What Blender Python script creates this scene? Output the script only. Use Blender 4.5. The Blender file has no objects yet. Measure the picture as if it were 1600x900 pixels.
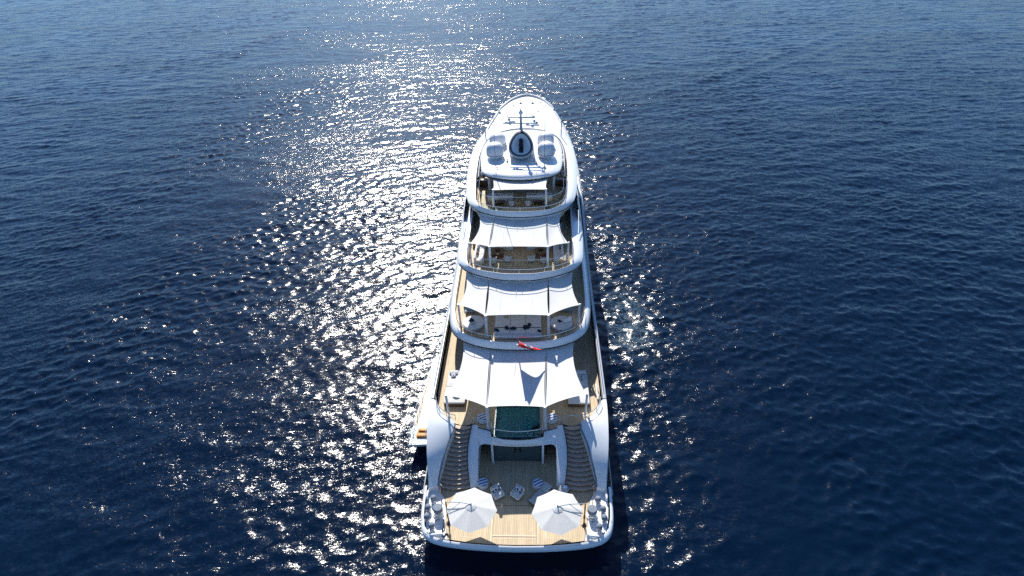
import bpy, bmesh, math, random
import numpy as np
from mathutils import Vector, Matrix
random.seed(7); rng = np.random.default_rng(11)
R = math.radians; PI = math.pi
S = bpy.context.scene; COL = S.collection

# ---------------------------------------------------------------- camera, sky, sun, exposure
TH, YAW, ROLL = R(34.5), R(2.8), R(-1.9)
f = Vector((-math.sin(YAW)*math.cos(TH), math.cos(YAW)*math.cos(TH), -math.sin(TH)))
r = Vector((math.cos(YAW), math.sin(YAW), 0)); u = r.cross(f)
r, u = r*math.cos(ROLL)+u*math.sin(ROLL), u*math.cos(ROLL)-r*math.sin(ROLL)
cd = bpy.data.cameras.new('camera'); cam = bpy.data.objects.new('camera', cd); COL.objects.link(cam)
cam.matrix_world = Matrix(((r.x, u.x, -f.x, 1.6), (r.y, u.y, -f.y, -25.0), (r.z, u.z, -f.z, 41.5), (0, 0, 0, 1)))
cd.sensor_width = 36; cd.lens = 36*900/1600; cd.clip_end = 20000; cd.clip_start = 0.5
cd.shift_x = -1.5/1600
S.camera = cam

SUN_EL, SUN_AZ = 41.0, 11.0            # azimuth in degrees to the left of the bow (+y)
w = bpy.data.worlds.new('World'); S.world = w; w.use_nodes = True
nt = w.node_tree; bg = nt.nodes['Background']; sky = nt.nodes.new('ShaderNodeTexSky')
sky.sky_type = 'NISHITA'; sky.sun_disc = False; sky.sun_elevation = R(SUN_EL); sky.sun_rotation = R(-SUN_AZ)
sky.air_density = 1.0; sky.dust_density = 0.3; sky.ozone_density = 6.0
tint = nt.nodes.new('ShaderNodeVectorMath'); tint.operation = 'MULTIPLY'; tint.inputs[1].default_value = (.84, 1.0, 1.14)   # clear dry Mediterranean blue
nt.links.new(sky.outputs[0], tint.inputs[0]); nt.links.new(tint.outputs[0], bg.inputs[0]); bg.inputs[1].default_value = 0.082
sd = bpy.data.lights.new('sun', 'SUN'); sun = bpy.data.objects.new('sun', sd); COL.objects.link(sun)
sd.energy = 4.8; sd.angle = R(0.53); sd.color = (1.0, 0.955, 0.88)
sv = Vector((-math.sin(R(SUN_AZ))*math.cos(R(SUN_EL)), math.cos(R(SUN_AZ))*math.cos(R(SUN_EL)), math.sin(R(SUN_EL))))
sun.rotation_euler = sv.to_track_quat('Z', 'Y').to_euler(); sun.location = (-60, 200, 200)
vs = S.view_settings; vs.view_transform = 'Standard'; vs.look = 'None'; vs.gamma = 1; vs.use_curve_mapping = False
vs.exposure = 0.62
S.cycles.use_denoising = False
S.cycles.sample_clamp_direct = 0; S.cycles.sample_clamp_indirect = 1.5
S.cycles.caustics_reflective = False; S.cycles.caustics_refractive = False; S.cycles.blur_glossy = 1.0
S.cycles.max_bounces = 8; S.cycles.diffuse_bounces = 3; S.cycles.glossy_bounces = 3

# ---------------------------------------------------------------- materials
def newmat(name):
    m = bpy.data.materials.new(name); m.use_nodes = True
    return m, m.node_tree, m.node_tree.nodes['Principled BSDF']
def N(nt, typ, **kw):
    n = nt.nodes.new(typ)
    for k, v in kw.items(): setattr(n, k, v)
    return n
def plain(name, col, rough=0.5, metal=0.0, coat=0.0, var=0.06, scale=3.0, bump=0.0, bscale=40.0):
    """solid colour with a little procedural unevenness"""
    m, nt, b = newmat(name)
    tc = N(nt, 'ShaderNodeTexCoord'); no = N(nt, 'ShaderNodeTexNoise'); no.inputs['Scale'].default_value = scale
    no.inputs['Detail'].default_value = 5
    nt.links.new(tc.outputs['Object'], no.inputs['Vector'])
    mr = N(nt, 'ShaderNodeMapRange'); mr.inputs[1].default_value = .3; mr.inputs[2].default_value = .7
    mr.inputs[3].default_value = 1-var; mr.inputs[4].default_value = 1+var*.5
    nt.links.new(no.outputs[0], mr.inputs[0])
    mx = N(nt, 'ShaderNodeVectorMath', operation='SCALE'); mx.inputs[0].default_value = col
    nt.links.new(mr.outputs[0], mx.inputs['Scale']); nt.links.new(mx.outputs[0], b.inputs['Base Color'])
    b.inputs['Roughness'].default_value = rough; b.inputs['Metallic'].default_value = metal
    b.inputs['Coat Weight'].default_value = coat
    if bump:
        n2 = N(nt, 'ShaderNodeTexNoise'); n2.inputs['Scale'].default_value = bscale
        nt.links.new(tc.outputs['Object'], n2.inputs['Vector'])
        bp = N(nt, 'ShaderNodeBump'); bp.inputs['Strength'].default_value = bump; bp.inputs['Distance'].default_value = .02
        nt.links.new(n2.outputs[0], bp.inputs['Height']); nt.links.new(bp.outputs[0], b.inputs['Normal'])
    return m
WHITE = plain('white_gelcoat', (.79, .80, .81), .28, coat=.4, var=.04, scale=.6)
HULLW = plain('hull_paint', (.74, .77, .78), .16, coat=.6, var=.03, scale=.4)
DKW = plain('white_nonskid', (.74, .74, .72), .6, var=.06, scale=1.5)
CANVAS = plain('awning_canvas', (.77, .765, .745), .85, var=.07, scale=.9, bump=.25, bscale=1.6)
UCLOTH = plain('parasol_cloth', (.78, .80, .79), .85, var=.03, scale=2)
def translucent(m, f_):
    nt = m.node_tree; b = nt.nodes['Principled BSDF']; tl = N(nt, 'ShaderNodeBsdfTranslucent'); mx = N(nt, 'ShaderNodeMixShader'); mx.inputs[0].default_value = f_
    src = b.inputs['Base Color'].links[0].from_socket; nt.links.new(src, tl.inputs[0])
    nt.links.new(b.outputs[0], mx.inputs[1]); nt.links.new(tl.outputs[0], mx.inputs[2]); nt.links.new(mx.outputs[0], nt.nodes['Material Output'].inputs[0])
translucent(CANVAS, .18); translucent(UCLOTH, .35)
STEEL = plain('polished_steel', (.62, .63, .64), .22, 1.0, var=.08)
POLEM = plain('pole_paint', (.62, .65, .68), .35, var=.04)
DARKM = plain('dark_metal', (.07, .06, .055), .4, .6)
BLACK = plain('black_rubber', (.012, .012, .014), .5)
CUSH = plain('light_upholstery', (.62, .62, .60), .9, var=.06, bump=.2)
CUSHG = plain('grey_upholstery', (.40, .41, .42), .9, var=.1, bump=.2)
NAVY = plain('navy_towelling', (.010, .014, .045), .95, var=.2)
BROWN = plain('dark_wood', (.10, .055, .032), .45, var=.2, scale=5)
WICK = plain('woven_brown', (.16, .10, .06), .8, var=.25, scale=20)
STRAW = plain('straw', (.42, .33, .2), .9, var=.15, scale=15)
COVER = plain('blue_grey_cover', (.17, .205, .25), .75, var=.1)
DOME = plain('radome_gelcoat', (.74, .76, .78), .35, var=.02)
CAPG = plain('grey_cap_paint', (.42, .45, .48), .4, var=.06)
MASTG = plain('mast_grey', (.36, .39, .42), .35, var=.06)
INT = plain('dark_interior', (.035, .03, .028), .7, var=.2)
TEAL = plain('grey_green_panel', (.20, .25, .26), .5, var=.06)
GREEN = plain('green_leaves', (.05, .09, .03), .8, var=.3, scale=12)
RUST = plain('orange_teak', (.50, .24, .06), .6, var=.3, scale=5)

def glassmat(name, col, rough=.04):
    m, nt, b = newmat(name); b.inputs['Base Color'].default_value = (*col, 1); b.inputs['Roughness'].default_value = rough
    b.inputs['IOR'].default_value = 1.5; return m
DGLASS = glassmat('dark_tinted_glass', (.012, .016, .018)); DOORG = glassmat('beach_club_glass', (.055, .075, .08), .12)
def clearglass():
    m, nt, b = newmat('clear_glass'); out = nt.nodes['Material Output']
    tr = N(nt, 'ShaderNodeBsdfTransparent'); tr.inputs[0].default_value = (.86, .93, .92, 1)
    gl = N(nt, 'ShaderNodeBsdfGlossy'); gl.inputs['Roughness'].default_value = .03
    mx = N(nt, 'ShaderNodeMixShader'); fr = N(nt, 'ShaderNodeFresnel'); fr.inputs[0].default_value = 1.45
    nt.links.new(fr.outputs[0], mx.inputs[0]); nt.links.new(tr.outputs[0], mx.inputs[1]); nt.links.new(gl.outputs[0], mx.inputs[2])
    nt.links.new(mx.outputs[0], out.inputs[0]); return m
CGLASS = clearglass()

def teak(name, c1, c2, width=.13, axis=0):
    m, nt, b = newmat(name); L = nt.links.new
    tc = N(nt, 'ShaderNodeTexCoord'); sp = N(nt, 'ShaderNodeSeparateXYZ'); L(tc.outputs['Object'], sp.inputs[0])
    def M(op, a, bb=None):
        n = N(nt, 'ShaderNodeMath', operation=op)
        for i, v in enumerate((a, bb)):
            if v is None: continue
            if hasattr(v, 'links') or hasattr(v, 'is_linked'): L(v, n.inputs[i])
            else: n.inputs[i].default_value = v
        return n.outputs[0]
    a = M('DIVIDE', sp.outputs[axis], width); fl = M('FLOOR', a); fr = M('FRACT', a)
    w1 = N(nt, 'ShaderNodeTexWhiteNoise', noise_dimensions='1D'); L(fl, w1.inputs['W'])
    seg = M('FLOOR', M('ADD', M('DIVIDE', sp.outputs[1-axis], 2.4), M('MULTIPLY', w1.outputs[0], 3.0)))
    w2 = N(nt, 'ShaderNodeTexWhiteNoise', noise_dimensions='2D'); cb = N(nt, 'ShaderNodeCombineXYZ')
    L(fl, cb.inputs[0]); L(seg, cb.inputs[1]); L(cb.outputs[0], w2.inputs['Vector'])
    no = N(nt, 'ShaderNodeTexNoise'); no.inputs['Scale'].default_value = 1.2; no.inputs['Detail'].default_value = 6
    L(tc.outputs['Object'], no.inputs['Vector'])
    mp = N(nt, 'ShaderNodeMapping'); mp.inputs['Scale'].default_value = (30, 2, 1) if axis == 0 else (2, 30, 1)
    gr = N(nt, 'ShaderNodeTexNoise'); gr.inputs['Scale'].default_value = 1.0; gr.inputs['Detail'].default_value = 3
    L(tc.outputs['Object'], mp.inputs[0]); L(mp.outputs[0], gr.inputs['Vector'])
    t = M('ADD', M('MULTIPLY', w2.outputs[0], .42), M('ADD', M('MULTIPLY', no.outputs[0], .50), M('MULTIPLY', gr.outputs[0], .25)))
    mx = N(nt, 'ShaderNodeMix', data_type='RGBA'); mx.inputs[6].default_value = (*c1, 1); mx.inputs[7].default_value = (*c2, 1)
    L(t, mx.inputs[0])
    caulk = M('LESS_THAN', fr, .10)
    m2 = N(nt, 'ShaderNodeMix', data_type='RGBA'); m2.inputs[7].default_value = (.05, .04, .03, 1)
    L(caulk, m2.inputs[0]); L(mx.outputs[2], m2.inputs[6]); L(m2.outputs[2], b.inputs['Base Color'])
    b.inputs['Roughness'].default_value = .65
    return m
TEAK = teak('teak_planking', (.36, .265, .155), (.60, .475, .30))
TEAKX = teak('teak_cross_planking', (.30, .22, .14), (.52, .42, .29), axis=1)
TEAKD = teak('teak_dark_tread', (.42, .31, .23), (.60, .46, .35), axis=1)
KING = plain('teak_margin_plank', (.58, .49, .34), .6, var=.12, scale=4)

def stripes(name, ca, cb_, width=.16):
    m, nt, b = newmat(name); L = nt.links.new
    tc = N(nt, 'ShaderNodeTexCoord'); wv = N(nt, 'ShaderNodeTexWave', wave_type='BANDS', bands_direction='Y')
    wv.inputs['Scale'].default_value = .314/width/2; wv.inputs['Distortion'].default_value = .15
    L(tc.outputs['Object'], wv.inputs['Vector'])
    rp = N(nt, 'ShaderNodeValToRGB'); rp.color_ramp.interpolation = 'CONSTANT'
    rp.color_ramp.elements[0].color = (*ca, 1); rp.color_ramp.elements[1].color = (*cb_, 1); rp.color_ramp.elements[1].position = .5
    L(wv.outputs[0], rp.inputs[0]); L(rp.outputs[0], b.inputs['Base Color']); b.inputs['Roughness'].default_value = .9
    return m
STRIPE = stripes('blue_white_stripe', (.70, .72, .74), (.055, .14, .36), .13)
def pattern(name):
    m, nt, b = newmat(name); L = nt.links.new
    tc = N(nt, 'ShaderNodeTexCoord'); vo = N(nt, 'ShaderNodeTexVoronoi', feature='DISTANCE_TO_EDGE'); vo.inputs['Scale'].default_value = 4.5
    L(tc.outputs['Object'], vo.inputs['Vector'])
    rp = N(nt, 'ShaderNodeValToRGB'); rp.color_ramp.interpolation = 'CONSTANT'
    rp.color_ramp.elements[0].color = (.66, .67, .68, 1); rp.color_ramp.elements[1].color = (.02, .035, .09, 1); rp.color_ramp.elements[1].position = .13
    L(vo.outputs[0], rp.inputs[0]); L(rp.outputs[0], b.inputs['Base Color']); b.inputs['Roughness'].default_value = .9
    return m
PATT = pattern('navy_patterned_cloth')

def poolfloor():
    m, nt, b = newmat('pool_mosaic'); L = nt.links.new
    tc = N(nt, 'ShaderNodeTexCoord'); mp = N(nt, 'ShaderNodeMapping'); mp.inputs['Location'].default_value = (0, -9.6, 0)
    L(tc.outputs['Object'], mp.inputs[0])
    gt = N(nt, 'ShaderNodeTexGradient', gradient_type='RADIAL'); L(mp.outputs[0], gt.inputs[0])
    mu = N(nt, 'ShaderNodeMath', operation='MULTIPLY'); mu.inputs[1].default_value = 46; L(gt.outputs[0], mu.inputs[0])
    no = N(nt, 'ShaderNodeTexNoise'); no.inputs['Scale'].default_value = 2.2; no.inputs['Detail'].default_value = 6; L(mp.outputs[0], no.inputs['Vector'])
    ad = N(nt, 'ShaderNodeMath', operation='MULTIPLY_ADD'); ad.inputs[1].default_value = 5.0; L(no.outputs[0], ad.inputs[0]); L(mu.outputs[0], ad.inputs[2])
    pp = N(nt, 'ShaderNodeMath', operation='PINGPONG'); pp.inputs[1].default_value = 1; L(ad.outputs[0], pp.inputs[0])
    vo = N(nt, 'ShaderNodeTexVoronoi'); vo.inputs['Scale'].default_value = 14; L(mp.outputs[0], vo.inputs['Vector'])
    t = N(nt, 'ShaderNodeMath', operation='MULTIPLY_ADD'); t.inputs[1].default_value = .5; L(pp.outputs[0], t.inputs[0])
    sv_ = N(nt, 'ShaderNodeSeparateColor'); L(vo.outputs['Color'], sv_.inputs[0]); t2 = N(nt, 'ShaderNodeMath', operation='MULTIPLY'); t2.inputs[1].default_value = .5
    L(sv_.outputs[0], t2.inputs[0]); L(t2.outputs[0], t.inputs[2])
    rp = N(nt, 'ShaderNodeValToRGB'); e = rp.color_ramp.elements
    e[0].color = (.02, .14, .33, 1); e[1].color = (.34, .66, .62, 1); e.new(.45).color = (.05, .30, .48, 1); e.new(.7).color = (.12, .52, .48, 1)
    L(t.outputs[0], rp.inputs[0]); L(rp.outputs[0], b.inputs['Base Color']); b.inputs['Roughness'].default_value = .3
    return m
POOLF = poolfloor()

# ---------------------------------------------------------------- mesh helpers
class MB:
    def __init__(s): s.v = []; s.f = []; s.m = []; s.sm = []
    def add(s, vs, fs, smooth=False, mi=0):
        o = len(s.v); s.v += [tuple(p) for p in vs]
        for q in fs: s.f.append(tuple(i+o for i in q)); s.m.append(mi); s.sm.append(smooth)
        return s
    def box(s, c, d, rz=0, rx=0, bev=0.0, seg=2, mi=0):
        bm = bmesh.new(); bmesh.ops.create_cube(bm, size=1)
        bmesh.ops.scale(bm, vec=d, verts=bm.verts)
        if bev: bmesh.ops.bevel(bm, geom=bm.edges[:], offset=bev, segments=seg, affect='EDGES', profile=.5)
        M = Matrix.Translation(c) @ Matrix.Rotation(rz, 4, 'Z') @ Matrix.Rotation(rx, 4, 'X')
        bm.transform(M); bm.verts.index_update()
        s.add([v.co for v in bm.verts], [[v.index for v in q.verts] for q in bm.faces], bool(bev), mi); bm.free(); return s
    def tube(s, pts, rad, n=8, cap=True, mi=0):
        pts = [Vector(p) for p in pts]; rad = rad if isinstance(rad, (list, tuple)) else [rad]*len(pts)
        vs = []; fs = []
        up0 = None
        for i, p in enumerate(pts):
            t = (pts[min(i+1, len(pts)-1)]-pts[max(i-1, 0)]).normalized()
            ref = Vector((0, 0, 1)) if abs(t.z) < .9 else Vector((0, 1, 0))
            a = t.cross(ref).normalized(); b = a.cross(t).normalized()
            if up0 is not None and up0.dot(a) < 0: a, b = -a, -b
            up0 = a
            for k in range(n):
                q = 2*PI*k/n; vs.append(p+rad[i]*(a*math.cos(q)+b*math.sin(q)))
        for i in range(len(pts)-1):
            for k in range(n):
                k2 = (k+1) % n; fs.append((i*n+k, i*n+k2, (i+1)*n+k2, (i+1)*n+k))
        if cap: fs += [tuple(range(n))[::-1], tuple(range((len(pts)-1)*n, len(pts)*n))]
        s.add(vs, fs, True, mi); return s
    def lathe(s, prof, c=(0, 0, 0), n=24, mi=0, sx=1, sy=1):
        vs = []; fs = []; m = len(prof)
        for k in range(n):
            q = 2*PI*k/n
            for (rr, z) in prof: vs.append((c[0]+rr*math.cos(q)*sx, c[1]+rr*math.sin(q)*sy, c[2]+z))
        for k in range(n):
            k2 = (k+1) % n
            for j in range(m-1): fs.append((k*m+j, k2*m+j, k2*m+j+1, k*m+j+1))
        s.add(vs, fs, True, mi); return s
    def loft(s, rows, smooth=True, mi=0, closed=False):
        n = len(rows[0]); vs = [p for rw in rows for p in rw]; fs = []
        for i in range(len(rows)-1):
            for k in range(n if closed else n-1):
                k2 = (k+1) % n; fs.append((i*n+k, i*n+k2, (i+1)*n+k2, (i+1)*n+k))
        s.add(vs, fs, smooth, mi); return s
    def ngon(s, pts, mi=0):
        s.add(pts, [tuple(range(len(pts)))], False, mi); return s
    def prism(s, pl, z0, z1, mi=0):
        n = len(pl); vs = [(p[0], p[1], z0) for p in pl]+[(p[0], p[1], z1) for p in pl]
        fs = [tuple(range(n))[::-1], tuple(range(n, 2*n))]+[(k, (k+1) % n, n+(k+1) % n, n+k) for k in range(n)]
        s.add(vs, fs, False, mi); return s
    def build(s, name, mats, parent=None, loc=None, auto=True):
        me = bpy.data.meshes.new(name); me.from_pydata(s.v, [], s.f)
        for m in (mats if isinstance(mats, (list, tuple)) else [mats]): me.materials.append(m)
        me.polygons.foreach_set('material_index', s.m); me.polygons.foreach_set('use_smooth', s.sm)
        bm = bmesh.new(); bm.from_mesh(me); bmesh.ops.remove_doubles(bm, verts=bm.verts, dist=1e-4)
        bmesh.ops.recalc_face_normals(bm, faces=bm.faces); bm.to_mesh(me); bm.free()
        if any(s.sm): 
            try: me.set_sharp_from_angle(angle=R(42))
            except Exception: pass
        o = bpy.data.objects.new(name, me); COL.objects.link(o)
        if parent is not None: o.parent = parent
        if loc is not None: o.location = loc
        return o
def tag(o, label, cat, group=None, kind=None):
    o['label'] = label; o['category'] = cat
    if group: o['group'] = group
    if kind: o['kind'] = kind
    return o
def thing(name, loc, label, cat, rz=0, group=None):
    o = bpy.data.objects.new(name, None); o.empty_display_size = .3; COL.objects.link(o)
    o.location = loc; o.rotation_euler = (0, 0, rz); return tag(o, label, cat, group)
def dup(root, loc, rz, label):
    q = root.copy(); COL.objects.link(q); q.location = loc; q.rotation_euler = (0, 0, rz); q['label'] = label
    for ch in list(root.children):
        c = ch.copy(); COL.objects.link(c); c.parent = q
        for g in list(ch.children):
            d = g.copy(); COL.objects.link(d); d.parent = c
    return q
def crom(P, n):
    """n points, evenly spaced, on a Catmull-Rom curve through P"""
    P = [np.array(p, float) for p in P]; Q = [2*P[0]-P[1]]+P+[2*P[-1]-P[-2]]; out = []
    for i in range(len(P)-1):
        a, b, c, d = Q[i:i+4]
        for t in np.linspace(0, 1, 16, endpoint=False):
            out.append(.5*((2*b)+(c-a)*t+(2*a-5*b+4*c-d)*t*t+(3*b-a-3*c+d)*t**3))
    out.append(P[-1]); out = np.array(out)
    L = np.r_[0, np.cumsum(np.linalg.norm(np.diff(out, axis=0), axis=1))]
    tt = np.linspace(0, L[-1], n)
    return [tuple(np.interp(t, L, out[:, k]) for k in range(out.shape[1])) for t in tt]
def cromk(P, k):
    """k points per span, so that curves with matching control points stay matched"""
    P = [np.array(p, float) for p in P]; Q = [2*P[0]-P[1]]+P+[2*P[-1]-P[-2]]; out = []
    for i in range(len(P)-1):
        a, b, c, d = Q[i:i+4]
        for t in np.linspace(0, 1, k, endpoint=False):
            out.append(tuple(.5*((2*b)+(c-a)*t+(2*a-5*b+4*c-d)*t*t+(3*b-a-3*c+d)*t**3)))
    out.append(tuple(P[-1])); return out
def mirror(half):
    """half plan from the centreline (x=0) outwards -> whole curve from left to right"""
    return [(-p[0],)+tuple(p[1:]) for p in half[:0:-1]]+list(half)
def flip(P, s): return [(p[0]*s,)+tuple(p[1:]) for p in P]
def setz(P, z): return [(p[0], p[1], z) for p in P]

# ---------------------------------------------------------------- the sea
def make_water():
    # grid in world space, finer round the yacht
    xs = np.r_[-6000, -2500, -1100, -600, np.arange(-430, -150, 1.0), np.arange(-150, -78, .5), np.arange(-78, 78, .2), np.arange(78, 150, .5), np.arange(150, 430, 1.0), 600, 1100, 2500, 6000]
    ys = np.r_[-3000, -800, -250, np.arange(-90, -17, 1.5), np.arange(-17, 62, .2), np.arange(62, 135, .32), np.arange(135, 345, .5), np.arange(345, 440, 1.5), 620, 1100, 2500, 6000]
    X, Y = np.meshgrid(xs.astype(np.float32), ys.astype(np.float32)); Z = np.zeros_like(X); DX = np.zeros_like(X); DY = np.zeros_like(X)
    step = np.maximum(np.gradient(xs)[None, :]*.6, np.gradient(ys)[:, None]).astype(np.float32)
    # wind sea: a directional spectrum from long swell down to short ripples, with sharpened crests
    nw = 180
    lam = np.exp(rng.uniform(math.log(.5), math.log(16), nw)); th = rng.normal(0, 1, nw)*np.where(lam < 3, R(44), R(28))+R(7); ph = rng.uniform(0, 2*PI, nw)
    slope = np.interp(lam, [.5, .9, 1.6, 3.2, 6, 16], [.021, .0225, .0195, .0118, .0058, .0030])*rng.uniform(.6, 1.4, nw)
    # slow patchiness of the wind
    G = np.ones_like(X)
    for i in range(14):
        l = math.exp(rng.uniform(math.log(18), math.log(120))); t = rng.normal(R(80), R(40)); k = 2*PI/l
        G += .10*np.sin(k*(-X*math.sin(t)*1.5+Y*math.cos(t))+rng.uniform(0, 2*PI))
    G = np.clip(G, .45, 1.6).astype(np.float32)
    for l, t, p, sl in zip(lam, th, ph, slope):
        k = np.float32(2*PI/l); cx, sx = np.float32(-math.sin(t)), np.float32(math.cos(t)); a = np.float32(sl)/k
        w_ = np.clip(l/(2.2*step)-1, 0, 1)*(G if l < 4 else 1); q = k*(X*cx+Y*sx)+np.float32(p); s1 = np.sin(q); Z += a*w_*s1
        c1 = np.cos(q)*a*w_*.8; DX += cx*c1; DY += sx*c1
    # old ship's wash: long low ridges
    for (x0, y0, x1, y1, a, wd) in ((18, 112, 115, 195, .20, 1.7), (27, 111, 125, 193, .12, 1.5), (-140, 250, 150, 330, .2, 2.6)):
        L = math.hypot(x1-x0, y1-y0); nx, ny = -(y1-y0)/L, (x1-x0)/L
        d = (X-x0)*nx+(Y-y0)*ny+4*np.sin(X*.03); t = ((X-x0)*(x1-x0)+(Y-y0)*(y1-y0))/L/L
        Z += a*np.exp(-(d/wd)**2)*np.exp(-((t-.5)/.42)**4)
    # short steep chop set up by the hull and thrusters: along the starboard side and round the stern
    q = np.zeros_like(X)
    for i in range(70):
        l = math.exp(rng.uniform(math.log(.8), math.log(2.8))); k = 2*PI/l; t = rng.uniform(0, 2*PI)
        q += .036/k*np.sin(k*(X*math.cos(t)+Y*math.sin(t))+rng.uniform(0, 2*PI))*np.clip(l/(2.2*step)-1, 0, 1)
    ex = np.zeros_like(X)
    for i in range(8): ex += .16*np.sin(2*PI/rng.uniform(4, 11)*(X*math.cos(i*.8)+Y*math.sin(i*.8))+i*1.7)
    A = np.exp(-(((X-12.3)/3.4)**2+((Y-27.5)/7)**2)*(1+ex))*1.25+.18*np.exp(-((X-9.8)/2.6)**2-((Y-4)/18)**2)*(1+ex)+.55*np.exp(-((X-1)/11)**2-((Y+4)/4)**2)+.15*np.exp(-((X+9.5)/2.2)**2-((Y-8)/14)**2)
    Z += q*np.clip(A, 0, 1.3); X = X+DX; Y = Y+DY
    m = (np.abs(X) > 425) | (Y > 430) | (Y < -85); Z[m] = 0
    ny_, nx_ = X.shape; idx = np.arange(nx_*ny_).reshape(ny_, nx_)
    F = np.stack([idx[:-1, :-1], idx[:-1, 1:], idx[1:, 1:], idx[1:, :-1]], -1).reshape(-1, 4)
    me = bpy.data.meshes.new('sea_water'); V = np.stack([X, Y, Z], -1).reshape(-1, 3)
    me.vertices.add(len(V)); me.vertices.foreach_set('co', V.ravel())
    me.loops.add(F.size); me.loops.foreach_set('vertex_index', F.ravel().astype(np.int32))
    me.polygons.add(len(F)); me.polygons.foreach_set('loop_start', np.arange(0, F.size, 4, dtype=np.int32))
    me.polygons.foreach_set('loop_total', np.full(len(F), 4, np.int32)); me.polygons.foreach_set('use_smooth', np.ones(len(F), bool))
    me.update(calc_edges=True); me.validate()
    m, nt, b = newmat('sea_water'); L = nt.links.new
    tc = N(nt, 'ShaderNodeTexCoord')
    ge = N(nt, 'ShaderNodeNewGeometry')
    # ripples: slope vectors from several octaves of stretched noise, strongest across the wind
    big = N(nt, 'ShaderNodeTexNoise'); big.inputs['Scale'].default_value = .035; big.inputs['Detail'].default_value = 5; big.inputs['Distortion'].default_value = .8
    bm_ = N(nt, 'ShaderNodeMapping'); bm_.inputs['Scale'].default_value = (.55, 1.3, 1); bm_.inputs['Rotation'].default_value = (0, 0, R(14)); L(tc.outputs['Object'], bm_.inputs[0]); L(bm_.outputs[0], big.inputs['Vector'])
    gust = N(nt, 'ShaderNodeMapRange'); gust.inputs[1].default_value = .34; gust.inputs[2].default_value = .64; gust.inputs[3].default_value = .5; gust.inputs[4].default_value = 1.2
    L(big.outputs[0], gust.inputs[0])
    acc = None
    for (sc, rz, ax, ay, stx) in ((1.4, -8, .06, .06, .3), (2.7, 14, .13, .14, .4), (5.6, -6, .26, .27, .5), (12, 12, .28, .28, .7), (26, 0, .27, .25, .8)):
        mp = N(nt, 'ShaderNodeMapping'); mp.inputs['Rotation'].default_value = (0, 0, R(rz)); mp.inputs['Scale'].default_value = (sc*stx, sc, sc)
        no = N(nt, 'ShaderNodeTexNoise'); no.inputs['Scale'].default_value = 1.0; no.inputs['Detail'].default_value = 2.0; no.inputs['Distortion'].default_value = .6
        L(tc.outputs['Object'], mp.inputs[0]); L(mp.outputs[0], no.inputs['Vector'])
        sb = N(nt, 'ShaderNodeVectorMath', operation='SUBTRACT'); sb.inputs[1].default_value = (.5, .5, .5); L(no.outputs['Color'], sb.inputs[0])
        ml = N(nt, 'ShaderNodeVectorMath', operation='MULTIPLY'); ml.inputs[1].default_value = (ax*2, ay*2, 0); L(sb.outputs[0], ml.inputs[0])
        if acc is None: acc = ml.outputs[0]
        else:
            ad = N(nt, 'ShaderNodeVectorMath', operation='ADD'); L(acc, ad.inputs[0]); L(ml.outputs[0], ad.inputs[1]); acc = ad.outputs[0]
    sc_ = N(nt, 'ShaderNodeVectorMath', operation='SCALE'); L(acc, sc_.inputs[0]); L(gust.outputs[0], sc_.inputs['Scale'])
    ad = N(nt, 'ShaderNodeVectorMath', operation='ADD'); L(sc_.outputs[0], ad.inputs[0]); L(ge.outputs['Normal'], ad.inputs[1])
    nm = N(nt, 'ShaderNodeVectorMath', operation='NORMALIZE'); L(ad.outputs[0], nm.inputs[0])
    L(nm.outputs[0], b.inputs['Normal'])
    b.inputs['Roughness'].default_value = .17; b.inputs['IOR'].default_value = 1.333; b.inputs['Specular IOR Level'].default_value = .46
    # churned water to starboard: ragged pale threads painted for sun glints and faint foam
    mp = N(nt, 'ShaderNodeMapping'); mp.inputs['Location'].default_value = (-12.3/4.2, -28/9., 0); mp.inputs['Scale'].default_value = (1/4.2, 1/9., 0)
    L(tc.outputs['Object'], mp.inputs[0]); ln = N(nt, 'ShaderNodeVectorMath', operation='LENGTH'); L(mp.outputs[0], ln.inputs[0])
    wn = N(nt, 'ShaderNodeTexNoise'); wn.inputs['Scale'].default_value = .35; wn.inputs['Detail'].default_value = 6; L(tc.outputs['Object'], wn.inputs['Vector'])
    fo = N(nt, 'ShaderNodeTexNoise'); fo.inputs['Scale'].default_value = 1.0; fo.inputs['Detail'].default_value = 7; fo.inputs['Roughness'].default_value = .62; fo.inputs['Distortion'].default_value = 1.4; L(tc.outputs['Object'], fo.inputs['Vector'])
    fa = N(nt, 'ShaderNodeMath', operation='SUBTRACT'); fa.inputs[1].default_value = .5; L(fo.outputs[0], fa.inputs[0])
    fb = N(nt, 'ShaderNodeMath', operation='ABSOLUTE'); L(fa.outputs[0], fb.inputs[0])
    th_ = N(nt, 'ShaderNodeMapRange'); th_.inputs[1].default_value = .045; th_.inputs[2].default_value = .0; L(fb.outputs[0], th_.inputs[0])
    dd = N(nt, 'ShaderNodeMath', operation='ADD'); L(ln.outputs['Value'], dd.inputs[0]); L(wn.outputs[0], dd.inputs[1])
    ms = N(nt, 'ShaderNodeMapRange'); ms.inputs[1].default_value = 1.35; ms.inputs[2].default_value = .8; L(dd.outputs[0], ms.inputs[0])
    fm = N(nt, 'ShaderNodeMath', operation='MULTIPLY'); L(th_.outputs[0], fm.inputs[0]); L(ms.outputs[0], fm.inputs[1])
    fm2 = N(nt, 'ShaderNodeMath', operation='MULTIPLY'); fm2.inputs[1].default_value = .17; L(fm.outputs[0], fm2.inputs[0])
    base = N(nt, 'ShaderNodeMix', data_type='RGBA'); base.inputs[6].default_value = (.0003, .0065, .021, 1); base.inputs[7].default_value = (.003, .022, .045, 1)
    msk = N(nt, 'ShaderNodeMath', operation='MULTIPLY'); msk.inputs[1].default_value = .8; L(ms.outputs[0], msk.inputs[0]); L(msk.outputs[0], base.inputs[0])
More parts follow.
